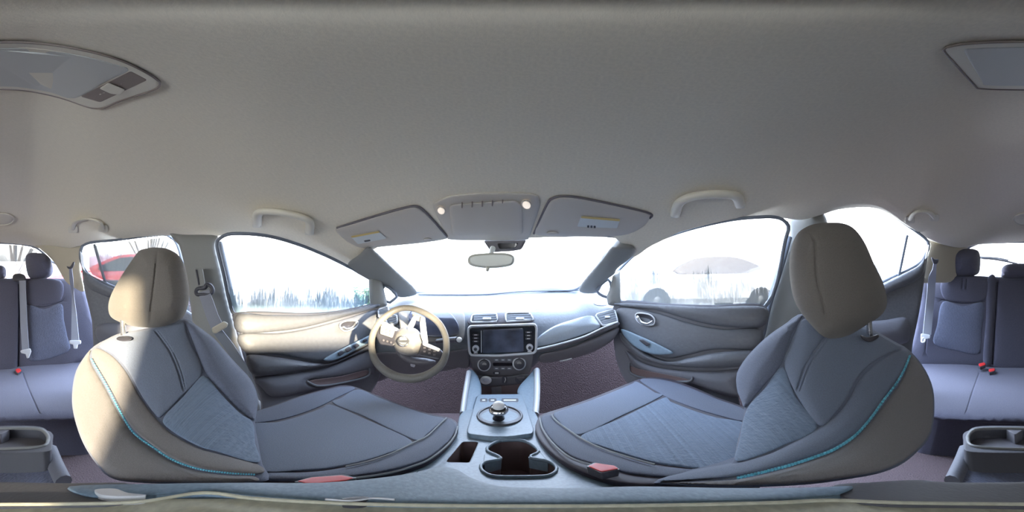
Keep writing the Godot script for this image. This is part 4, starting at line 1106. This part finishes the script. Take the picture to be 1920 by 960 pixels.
# ---------------------------------------------------------------- rear bench, belts
func build_rear() -> void:
	var bd := func(u, v): return 3.72 - (v - 520.0) * 0.0014
	var cd := func(u, v): return 0.68 * F / (maxf(v, 640.0) - 480.0) * clampf(0.5 + (v - 640.0) / 110.0, 0.0, 1.0) * 0.9
	cd = func(u, v): return pl(v, [[650, 3.62], [690, 3.45], [740, 2.95], [785, 2.62], [800, 2.6]])
	var o := thing("rear_bench_seat", "rear bench seat beside the sunlit front seat with two lap belts", "car seat", P(60, 800, 2.8))
	part("backrest", solid(curve([-260, 523, 0, 522, 117, 522, 142, 523, 155, 534, 165, 562, 177, 604, 190, 640, 150, 680, 40, 700, -260, 710], true, 4), bd, {"thick": 0.2, "r": 0.03, "bulge": 0.01, "grooves": [[p2([36, 524, 36, 600, 35, 690]), 1.4, 0.03], [curve([52, 571, 82, 576, 117, 565], false), 1.2, 0.015]]}), M.rear_seat, o)
	part("insert", solid(curve([53, 574, 82, 579, 116, 569, 121, 600, 127, 630, 128, 660, 56, 678, 53, 630], true, 4), bd, {"lift": 0.012, "thick": 0.02, "r": 0.012, "bulge": 0.012}), M.rear_insert, o)
	part("upper_panel", solid(curve([53, 527, 114, 526, 116, 562, 82, 573, 53, 569], true, 4), bd, {"lift": 0.012, "thick": 0.02, "r": 0.012, "bulge": 0.01}), M.rear_seat, o)
	part("cushion", solid(curve([-260, 696, 0, 693, 36, 685, 117, 667, 150, 658, 200, 660, 210, 740, 160, 782, 60, 790, -260, 796], true, 4), cd, {"thick": 0.25, "r": 0.04, "bulge": 0.02, "ext": Vector3(0, -0.3, -0.1), "grooves": [[curve([43, 700, 56, 735, 74, 775], false), 1.3, 0.012]]}), M.rear_seat, o)
	var h := part("headrest", solid(curve([48, 484, 51, 477, 60, 474, 79, 475, 91, 481, 98, 495, 100, 507, 96, 517, 84, 523, 64, 525, 54, 519, 49, 504]), func(u, v): return 3.7, {"thick": 0.1, "r": 0.06, "bulge": 0.03, "shrink": 0.8}), M.rear_seat, o)
	part("post", tube([P(74, 515, 3.75), P(74, 535, 3.75)], 0.008), M.chrome, h)
	h = part("headrest", solid(curve([-50, 500, -20, 495, 0, 497, 9, 501, 12, 510, 10, 520, 0, 523, -50, 523]), func(u, v): return 3.7, {"thick": 0.1, "r": 0.05, "bulge": 0.03, "shrink": 0.8}), M.rear_seat, o)
	part("post", tube([P(-16, 515, 3.75), P(-16, 535, 3.75)], 0.008), M.chrome, h)
	o = thing("rear_bench_seat", "rear bench seat beside the turquoise stitched front seat", "car seat", P(1860, 800, 2.8))
	part("backrest", solid(curve([2180, 523, 1920, 520, 1871, 519, 1731, 517, 1724, 560, 1710, 640, 1690, 690, 1800, 690, 1861, 694, 1920, 698, 2180, 700], true, 4), bd, {"thick": 0.2, "r": 0.03, "bulge": 0.01, "grooves": [[p2([1871, 520, 1866, 600, 1860, 692]), 1.4, 0.035], [curve([1766, 562, 1805, 569, 1845, 565], false), 1.2, 0.015], [p2([1736, 522, 1740, 600, 1735, 660]), 1.2, 0.01]]}), M.rear_seat, o)
	part("insert", solid(curve([1767, 565, 1805, 573, 1845, 568, 1842, 620, 1836, 664, 1790, 658, 1750, 645, 1756, 610], true, 4), bd, {"lift": 0.012, "thick": 0.02, "r": 0.012, "bulge": 0.012}), M.rear_insert, o)
	part("upper_panel", solid(curve([1770, 522, 1848, 523, 1846, 562, 1805, 567, 1768, 559], true, 4), bd, {"lift": 0.012, "thick": 0.02, "r": 0.012, "bulge": 0.01, "grooves": [[p2([1805, 524, 1804, 540]), 1.0, 0.01], [p2([1813, 524, 1811, 540]), 1.0, 0.01]]}), M.rear_seat, o)
	part("side_roll", solid(curve([1851, 524, 1868, 523, 1864, 600, 1858, 682, 1842, 676, 1847, 600], true, 4), bd, {"lift": 0.012, "thick": 0.02, "r": 0.015, "bulge": 0.014}), M.rear_seat, o)
	part("cushion", solid(curve([2180, 692, 1920, 689, 1861, 687, 1805, 673, 1742, 659, 1700, 652, 1690, 740, 1740, 782, 1830, 792, 1920, 796, 2180, 798], true, 4), cd, {"thick": 0.25, "r": 0.04, "bulge": 0.02, "ext": Vector3(0, -0.3, -0.1), "grooves": [[curve([1836, 700, 1825, 730, 1810, 778], false), 1.3, 0.012]]}), M.rear_seat, o)
	h = part("headrest", solid(curve([1786, 480, 1795, 470, 1814, 466, 1830, 468, 1837, 476, 1838, 501, 1833, 514, 1814, 519, 1792, 517, 1786, 504]), func(u, v): return 3.7, {"thick": 0.1, "r": 0.06, "bulge": 0.03, "shrink": 0.8}), M.rear_seat, o)
	part("post", tube([P(1812, 510, 3.75), P(1812, 530, 3.75)], 0.008), M.chrome, h)
	h = part("headrest", solid(curve([1878, 511, 1880, 501, 1892, 495, 1920, 494, 1955, 496, 1965, 510, 1955, 522, 1884, 522]), func(u, v): return 3.7, {"thick": 0.1, "r": 0.05, "bulge": 0.03, "shrink": 0.8}), M.rear_seat, o)
	part("post", tube([P(1920, 510, 3.75), P(1920, 530, 3.75)], 0.008), M.chrome, h)
	# belts
	var wd := func(u, v): return lerpf(3.36, bd.call(u, v) - 0.05, smoothstep(490.0, 570.0, v)) if u > 100.0 else bd.call(u, v) - 0.05
	o = thing("seat_belt", "pale seat belt hanging beside a rear headrest from a dark retractor", "seat belt", P(50, 672, 3.5), "rear seat belts")
	part("webbing", belt([Vector2(42, 526), Vector2(43, 560), Vector2(45, 610), Vector2(48, 657)], wd, [12, 12, 12.5, 13]), M.webbing, o)
	part("retractor", solid(curve([24, 517, 32, 513, 45, 515, 48, 526, 26, 527]), wd, {"thick": 0.06, "r": 0.02}), M.black, o)
	part("tongue", solid(corners([38, 657, 57, 653, 59, 659, 54, 672, 50, 672, 48, 664, 39, 662], 1), wd, {"lift": 0.01, "thick": 0.012, "r": 0.004}), M.satin, o)
	o = thing("seat_belt", "twisted grey seat belt hanging from a dark hook on the rear pillar", "seat belt", P(140, 654, 3.5), "rear seat belts")
	part("webbing", belt([Vector2(132, 500), Vector2(134, 525), Vector2(137, 555), Vector2(139, 590), Vector2(141, 640)], func(u, v): return wd.call(u, v) - 0.03, [5, 7, 4, 9, 15]), M.webbing, o)
	part("guide", solid(curve([125, 499, 131, 500, 137, 491, 140, 493, 136, 503, 128, 504]), func(u, v): return 3.3, {"thick": 0.03, "r": 0.008}), M.black, o)
	part("tongue", solid(corners([130, 638, 152, 638, 152, 645, 146, 646, 145, 654, 138, 654, 137, 646, 130, 645], 1), wd, {"lift": 0.04, "thick": 0.012, "r": 0.004}), M.satin, o)
	o = thing("seat_belt", "wide pale seat belt hanging straight with a looped tongue", "seat belt", P(1735, 640, 3.5), "rear seat belts")
	part("webbing", belt([Vector2(1754, 488), Vector2(1752, 505), Vector2(1748, 520), Vector2(1743, 575), Vector2(1738, 627)], wd, [5, 7, 14, 15, 15.5]), M.webbing, o)
	part("guide", solid(curve([1746, 482, 1753, 486, 1760, 486, 1758, 494, 1750, 494]), func(u, v): return 3.34, {"thick": 0.03, "r": 0.008}), M.black, o)
	part("tongue", solid(corners([1727, 625, 1745, 628, 1744, 635, 1736, 636, 1731, 642, 1727, 640, 1726, 632], 1), wd, {"lift": 0.01, "thick": 0.012, "r": 0.004}), M.satin, o)
	part("loop", tube(on(oval(1731, 638, 3.2, 4.2, 14, 0.3), wd, 0.02), 0.005, true, 6), M.white_mark, o)
	buckle("small red buckle lying on the rear cushion below the retractor belt", [28, 693, 36, 690, 41, 695, 33, 700], func(u, v): return cd.call(u, v) - 0.04)
	buckle("upright red buckle on the rear cushion beside the seat seam", [1834, 682, 1846, 679, 1849, 684, 1837, 688], func(u, v): return cd.call(u, v) - 0.08)
	buckle("tilted red buckle below the rear seat seam", [1853, 692, 1865, 690, 1866, 695, 1855, 698], func(u, v): return cd.call(u, v) - 0.06)
	# front belt on the left pillar
	var fd := func(u, v): return 2.44 - (v - 500.0) * 0.0006
	o = thing("seat_belt", "front seat belt running from its guide down the grey pillar", "seat belt", P(415, 625, 2.4))
	part("height_slider", solid(corners([365, 503, 380, 503, 385, 532, 380, 538, 371, 536], 3), fd, {"thick": 0.03, "r": 0.006}), M.pillar_trim, o)
	part("slider_slot", tube(on(p2([368, 506, 373, 534]), fd, 0.004), 0.003), M.black, o)
	part("guide_ring", tube(on(curve([368, 546, 372, 541, 384, 540, 388, 533, 396, 537, 399, 545, 394, 551, 380, 552, 370, 552], true, 4), fd, 0.02), 0.009, true, 8), M.black, o)
	part("webbing", belt([Vector2(382, 546), Vector2(390, 570), Vector2(399, 595), Vector2(408, 614)], func(u, v): return fd.call(u, v) - 0.025, [21, 22, 22, 23]), M.webbing, o)
	part("tongue", solid(corners([397, 615, 420, 602, 428, 606, 426, 613, 404, 626, 398, 623], 2), fd, {"lift": 0.04, "thick": 0.02, "r": 0.006}), M.rear_trim, o)
	part("lower_webbing", belt([Vector2(406, 618), Vector2(430, 650), Vector2(455, 690), Vector2(478, 735)], func(u, v): return fd.call(u, v) - 0.005, [16, 18, 18, 18]), M.rubber, o)

# ---------------------------------------------------------------- things under the roof
func build_roof_things() -> void:
	var rd := func(u, v): return roof(u, v) - 0.012
	var o := thing("sun_visor", "folded sun visor above the steering wheel with a small printed label", "sun visor", P(740, 455, 2.3), "sun visors")
	part("panel", solid(curve([630, 428, 660, 419, 710, 404, 756, 391, 780, 388, 797, 399, 816, 418, 837, 443, 833, 449, 787, 456, 735, 461, 684, 465, 660, 458, 640, 444], true, 4), rd, {"lift": 0.015, "thick": 0.035, "r": 0.018, "bulge": 0.008}), M.visor, o)
	var l := part("label", solid(corners([657, 443, 710, 433, 725, 447, 671, 458], 2), rd, {"lift": 0.028, "thick": 0.002, "r": 0.0}), M.paper, o)
	part("label_band", solid(corners([657, 443, 710, 433, 713, 436, 660, 446], 1), rd, {"lift": 0.0295, "thick": 0.001, "r": 0.0}), M.yellow, l)
	part("label_print", solid(corners([682, 451, 694, 449, 695, 452, 684, 454], 1), rd, {"lift": 0.0295, "thick": 0.001, "r": 0.0}), M.print, l)
	part("clip", solid(oval(802, 450, 9, 3.5, 16), rd, {"lift": 0.03, "thick": 0.02, "r": 0.006}), M.visor, o)
	part("edge_shade_line", tube(on(curve([632, 427, 710, 403, 757, 390, 781, 387, 798, 398, 838, 443], false), rd, 0.0), 0.005), M.roof_piping, o)  # dark tube drawn as the shadow in the gap beside the visor
	o = thing("sun_visor", "folded sun visor above the glovebox with a wide printed label", "sun visor", P(1110, 443, 2.3), "sun visors")
	part("panel", solid(curve([1002, 438, 1012, 412, 1026, 384, 1037, 373, 1057, 369, 1100, 374, 1160, 386, 1212, 399, 1218, 409, 1203, 427, 1168, 441, 1100, 444, 1040, 442], true, 4), rd, {"lift": 0.015, "thick": 0.035, "r": 0.018, "bulge": 0.008}), M.visor, o)
	l = part("label", solid(corners([1090, 405, 1163, 411, 1157, 428, 1082, 425], 2), rd, {"lift": 0.028, "thick": 0.002, "r": 0.0}), M.paper, o)
	part("label_band", solid(corners([1090, 405, 1163, 411, 1162, 415, 1089, 409], 1), rd, {"lift": 0.0295, "thick": 0.001, "r": 0.0}), M.yellow, l)
	for k in 3:
		part("label_print", solid(box2(1101 + 6 * k, 422.5 + 0.4 * k, 1105 + 6 * k, 427 + 0.4 * k, 0.5), rd, {"lift": 0.0295, "thick": 0.001, "r": 0.0}), M.print, l)
	part("clip", solid(oval(1036, 438, 12, 3.5, 16), rd, {"lift": 0.03, "thick": 0.02, "r": 0.006}), M.visor, o)
	part("edge_shade_line", tube(on(curve([1001, 438, 1025, 384, 1036, 372, 1057, 368, 1100, 373, 1212, 398, 1219, 409], false), rd, 0.0), 0.005), M.roof_piping, o)  # shadow line of this visor's gap, painted as a thin tube
	o = thing("overhead_console", "pale overhead console between the visors with two round lamps", "overhead console", P(912, 450, 2.3))
	part("housing", solid(curve([812, 384, 830, 372, 856, 365, 925, 361, 1000, 363, 1012, 374, 1012, 388, 1000, 424, 992, 444, 978, 450, 850, 450, 838, 440, 822, 410], true, 4), rd, {"lift": 0.01, "thick": 0.05, "r": 0.02, "bulge": 0.01}), M.visor, o)
	var lid := part("holder_lid", solid(corners([842, 384, 968, 375, 979, 386, 981, 440, 848, 441], 7), rd, {"lift": 0.034, "thick": 0.03, "r": 0.012, "bulge": 0.012}), M.visor, o)
	for k in 5:
		var u := 866.0 + 19.0 * k
		part("grille_slot", tube([P(u, 389.0 - 0.06 * (u - 866.0), roof(u, 389) - 0.062), P(u + 0.5, 380.0 - 0.06 * (u - 866.0), roof(u, 380) - 0.062)], 0.003), M.dome_recess, lid)
	for q in [[827.0, 395.0, 8.0], [987.0, 384.0, 9.0]]:
		var lamp := part("map_lamp", solid(oval(q[0], q[1], q[2], q[2] * 0.85, 20, 0.5), rd, {"lift": 0.036, "thick": 0.02, "r": 0.008, "bulge": 0.006}), M.lamp_lens, o)
		var glow := SpotLight3D.new()
		glow.name = "map_lamp_glow"
		glow.light_color = Color(1.0, 0.93, 0.84)
		glow.light_energy = 0.004
		glow.light_size = 0.02
		glow.spot_range = 8.0
		glow.spot_attenuation = 2.0
		glow.spot_angle = 60.0
		glow.shadow_enabled = true
		add_child(glow)
		glow.look_at_from_position(P(q[0], q[1], roof(q[0], q[1]) - 0.09), P(q[0], q[1] + 400.0, 1.6))
		part("lamp_rim", tube(on(oval(q[0], q[1], q[2], q[2] * 0.85, 24, 0.5), rd, 0.03), 0.003, true, 6), M.visor, lamp)
	o = thing("rear_view_mirror", "rear view mirror hanging from its grey housing in front of the windscreen", "mirror", P(921, 503, 2.3))
	var md := func(u, v): return 2.28
	part("mount_housing", solid(corners([906, 451, 988, 449, 978, 468, 960, 471, 921, 473], 4), func(u, v): return 2.4, {"thick": 0.12, "r": 0.01}), M.dash_low, o)
	part("housing_lens", solid(corners([932, 456, 972, 455, 966, 466, 936, 467], 3), func(u, v): return 2.395, {"thick": 0.01, "r": 0.002}), M.black_gloss, o)
	part("stem", tube([P(924, 466, 2.38), P(921, 474, 2.34), P(921, 484, 2.3)], [0.014, 0.011, 0.014], false, 10), M.mirror_shell, o)
	var sh := part("shell", solid(curve([877, 486, 884, 478, 905, 475, 940, 474, 958, 477, 965, 484, 962, 495, 950, 500, 921, 503, 895, 501, 880, 496]), md, {"thick": 0.05, "r": 0.015, "shrink": 0.7}), M.mirror_shell, o)
	part("glass", solid(curve([881, 486, 886, 481, 905, 478, 940, 477, 956, 480, 961, 485, 958, 494, 948, 497, 921, 499.5, 896, 498, 884, 494]), md, {"lift": 0.003, "thick": 0.004, "r": 0.002}), M.mirror_glass, sh)
	part("dip_lever", tube([P(915, 500, 2.29), P(914, 507, 2.27)], [0.01, 0.007], false, 8), M.mirror_shell, sh)
	# grab handles
	var names := ["roof grab handle above the sunlit door with four window switches", "roof grab handle above the shaded door with one window switch", "slim roof grab handle above the misted rear door window", "slim roof grab handle above the clear rear door window"]
	var paths := [[482, 420, 484, 401, 500, 396, 542, 401, 578, 413, 580, 434], [1266, 402, 1274, 380, 1300, 368, 1339, 364, 1378, 367, 1388, 384], [137, 430, 140, 418, 154, 412, 172, 411, 188, 417, 193, 428], [1706, 412, 1714, 400, 1728, 396, 1742, 398, 1752, 408]]
	var thick := [0.021, 0.021, 0.011, 0.011]
	for k in 4:
		var c := curve(paths[k], false, 7)
		o = thing("grab_handle", names[k], "grab handle", P(c[0].x, c[0].y, roof(c[0].x, c[0].y)), "roof grab handles")
		var n := c.size()
		var p := []
		for j in n:
			var f := sin(PI * j / (n - 1.0))
			p.append(P(c[j].x, c[j].y, roof(c[j].x, c[j].y) - 0.01 - 0.05 * pow(f, 0.4)))
		part("bar", tube(p, thick[k], false, 12, 0.7), M.roof_plastic, o)
		for j in [0, n - 1]:
			var e := c[j]
			part("end_cap", solid(box2(e.x - 9, e.y - 6, e.x + 9, e.y + 7, 3), rd, {"lift": 0.012, "thick": 0.02, "r": 0.006, "bulge": 0.004}), M.roof_plastic, o)
	for k in 2:
		var u: float = [4.0, 1922.0][k]
		o = thing("roof_hook_cover", ["pale oval roof cover above the misted rear screen", "pale oval roof cover above the rear screen with the wiper"][k], "cover", P(u, 412, roof(u, 412)))
		part("cap", solid(oval(u, 411, 22, 11, 24), rd, {"lift": 0.02, "thick": 0.02, "r": 0.02, "bulge": 0.02}), M.roof_plastic, o)
		part("cap_rim", tube(on(oval(u, 411, 22, 11, 30), rd, 0.006), 0.005, true, 6), M.roof_plastic, o)
	# dome lamp, its switch end on the left and its plain end on the right
	o = thing("dome_lamp", "unlit roof lamp with frosted lens and a rocker switch in a dark recess", "lamp", P(120, 180, roof(120, 180)))
	var outl := curve([-150, 80, 0, 79, 56, 80, 112, 86, 169, 97, 225, 113, 272, 135, 300, 154, 298, 162, 281, 171, 225, 189, 197, 201, 178, 203, 159, 199, 112, 183, 56, 171, 0, 167, -150, 166], true, 4)
	part("bezel", solid(outl.duplicate(), rd, {"lift": 0.006, "thick": 0.02, "r": 0.008}), M.roof_plastic, o)
	part("bezel_gap", tube(on(spaced(outl, 8.0), rd, 0.001), 0.003, true, 6), M.dome_recess, o)
	part("lens", solid(curve([-140, 91, 0, 90, 56, 91, 112, 97, 169, 108, 210, 119, 242, 131, 205, 150, 141, 184, 94, 173, 40, 164, 0, 162, -140, 161], true, 4), rd, {"lift": 0.012, "thick": 0.012, "r": 0.006, "bulge": 0.006}), M.lens, o)
	part("switch_recess", solid(corners([245, 133, 277, 150, 188, 192, 150, 181], 4), rd, {"lift": 0.008, "thick": 0.008, "r": 0.003, "bulge": -0.005}), M.dome_recess, o)
	part("rocker_switch", solid(corners([186, 166, 203, 155, 235, 168, 226, 178, 208, 176], 3), rd, {"lift": 0.02, "thick": 0.016, "r": 0.004}), M.roof_plastic, o)
	o = thing("dome_lamp", "unlit frosted roof lamp showing a plain slanting end", "lamp", P(1870, 165, roof(1870, 165)))
	outl = curve([2060, 78, 1920, 78, 1824, 81, 1777, 88, 1770, 95, 1790, 118, 1826, 158, 1840, 166, 1920, 168, 2060, 168], true, 4)
	part("bezel", solid(outl.duplicate(), rd, {"lift": 0.006, "thick": 0.02, "r": 0.008}), M.roof_plastic, o)
	part("bezel_gap", tube(on(spaced(outl, 8.0), rd, 0.001), 0.003, true, 6), M.dome_recess, o)
	part("lens", solid(curve([2050, 88, 1920, 88, 1824, 91, 1808, 96, 1824, 124, 1842, 153, 1850, 160, 1920, 161, 2050, 161], true, 4), rd, {"lift": 0.012, "thick": 0.012, "r": 0.006, "bulge": 0.006}), M.lens, o)

# ---------------------------------------------------------------- outside
func car(at: Vector3, turn: float, paint: Material, label: String) -> void:
	var o := thing("parked_car", label, "car", Vector3.ZERO, "parked cars outside")
	var xf := Transform3D(Basis(Vector3.UP, turn), at)
	var low := curve([-2.1, 0.35, -2.15, 0.7, -1.9, 0.88, -1.1, 0.95, 1.2, 0.98, 1.95, 0.9, 2.1, 0.65, 2.1, 0.35, 1.0, 0.28, -1.0, 0.28], true, 4)
	part("body", prism(low, 1.7, 0.12, xf), paint, o)
	part("cabin", prism(curve([-1.0, 0.92, -0.55, 1.32, 0.0, 1.45, 0.8, 1.43, 1.5, 1.2, 1.8, 0.94], true, 4), 1.45, 0.1, xf), paint, o)
	for s in [-1.0, 1.0]:
		part("side_window", prism(curve([-0.8, 0.98, -0.45, 1.3, 0.1, 1.38, 0.75, 1.36, 1.35, 1.15, 1.5, 0.99], true, 4), 0.03, 0.005, xf * Transform3D(Basis(), Vector3(0, 0, 0.725 * s))), M.black_gloss, o)
		for x in [-1.35, 1.3]:
			part("wheel", lathe([[0.12, -0.1], [0.3, -0.1], [0.33, -0.06], [0.33, 0.06], [0.3, 0.1], [0.12, 0.1]], xf * Transform3D(Basis(Vector3.RIGHT, PI / 2), Vector3(x, 0.33, 0.78 * s)), 20), M.tyre, o)

func shrub(at: Vector3, h: float, m: Material, label: String, seed_: int, leafy := false) -> void:
	var rng := RandomNumberGenerator.new()
	rng.seed = seed_
	var o := thing("bush" if leafy else "bare_tree", label, "plant", at)
	var wood := Geo.new()
	var twigs := Geo.new()
	var tips := []
	for k in 9 if h > 2.0 else 14:
		var a := rng.randf() * TAU
		var lean := rng.randf_range(0.15, 0.6)
		var base := at + Vector3(0, 0.25 * h * rng.randf() if h > 2.0 else 0.0, 0)
		var mid := base + Vector3(cos(a) * lean * h * 0.25, h * 0.35, sin(a) * lean * h * 0.25)
		var tip := mid + Vector3(cos(a) * lean * h * 0.3, h * rng.randf_range(0.3, 0.42), sin(a) * lean * h * 0.3)
		wood.add(tube([base, mid, tip], [0.012 * h, 0.007 * h, 0.002 * h], false, 5))
		for j in 5:
			var from := mid.lerp(tip, rng.randf())
			var to := from + Vector3(rng.randf_range(-1, 1), rng.randf_range(0.2, 1.0), rng.randf_range(-1, 1)) * h * 0.14
			twigs.add(tube([from, to], [0.003 * h, 0.001 * h], false, 4))
			tips.append(to)
	if h > 2.0:
		wood.add(tube([at, at + Vector3(0, h * 0.35, 0), at + Vector3(0.03 * h, h * 0.75, 0)], [0.03 * h, 0.02 * h, 0.006 * h], false, 8))
	part("branches", wood, m, o)
	part("twigs", twigs, m, o, "stuff")
	if leafy:
		var lv := Geo.new()
		for t in tips:
			for j in 8:
				var c: Vector3 = t + Vector3(rng.randf_range(-1, 1), rng.randf_range(-1, 1), rng.randf_range(-1, 1)) * h * 0.12
				var b := Basis.from_euler(Vector3(rng.randf() * TAU, rng.randf() * TAU, 0))
				lv.add(fan([c - b.x * 0.05, c + b.y * 0.03, c + b.x * 0.05, c - b.y * 0.03]))
		part("leaves", lv, M.leaf_dull, o, "stuff")

func build_outside() -> void:
	var gy := -0.35
	structure("ground", block(Vector3(-120, gy - 0.1, -160), Vector3(120, gy, 120)), M.ground, "pale wet ground of the car park outside", "ground")
	car(Vector3(4.6, gy, -13.0), 0.15, M.car_silver, "silver car parked beyond the door glass beside the glovebox")
	car(Vector3(9.0, gy, -15.0), 0.4, M.car_blue, "blue grey car parked farther off than the silver car")
	car(Vector3(-12.0, gy, -15.5), 1.2, M.car_red, "red car parked beyond the misted rear door glass")
	shrub(Vector3(-3.6, gy, -9.8), 0.85, M.twig, "low dark bare shrub beyond the door glass beside the steering wheel", 4)
	shrub(Vector3(-3.3, gy, -11.6), 0.8, M.twig, "green leafy bush beyond the door glass beside the steering wheel", 7, true)
	for k in 5:
		shrub(Vector3([-11.5, -14.5, -17.5, -21.0, 22.0][k], gy, [-19.0, -20.5, -18.0, -19.0, -20.0][k]), [3.0, 3.6, 3.2, 3.4, 3.2][k], M.bark, ["bare tree standing closest behind the red car", "tallest bare tree beyond the misted rear door glass", "bare tree half hidden by the pale rear pillar cover", "bare tree outside the misted rear screen", "bare tree outside the rear screen with the wiper"][k], 30 + k)

# ---------------------------------------------------------------- everything
func _ready() -> void:
	var cam := Camera3D.new()
	cam.name = "camera"
	cam.position = EYE
	cam.fov = rad_to_deg(2.0 * atan(480.0 / F))
	cam.near = 0.02
	cam.far = 400.0
	cam.current = true
	add_child(cam)
	var sky := ProceduralSkyMaterial.new()
	sky.sky_top_color = Color(0.80, 0.88, 1.0)
	sky.sky_horizon_color = Color(0.98, 0.98, 0.97)
	sky.ground_horizon_color = Color(0.85, 0.85, 0.84)
	sky.ground_bottom_color = Color(0.75, 0.75, 0.74)
	sky.sky_energy_multiplier = 1.5
	sky.ground_energy_multiplier = 1.2
	var env := Environment.new()
	env.background_mode = Environment.BG_SKY
	env.sky = Sky.new()
	env.sky.sky_material = sky
	env.tonemap_mode = Environment.TONE_MAPPER_LINEAR
	env.tonemap_exposure = 5.2
	env.sdfgi_enabled = true
	env.ssao_enabled = true
	env.ssil_enabled = true
	var we := WorldEnvironment.new()
	we.name = "surroundings"
	we.environment = env
	add_child(we)
	var sun := DirectionalLight3D.new()
	sun.name = "sun"
	sun.light_color = Color(1.0, 0.93, 0.80)
	sun.light_energy = 1.6
	sun.light_angular_distance = 1.0
	sun.shadow_enabled = true
	add_child(sun)
	sun.look_at_from_position(Vector3(0.5, 0.15, 1.0), Vector3.ZERO)
	make_materials()
	build_shell()
	build_windows()
	build_trims()
	build_doors()
	build_dash()
	build_console()
	build_front_seats()
	build_rear()
	build_wheel()
	build_roof_things()
	build_outside()
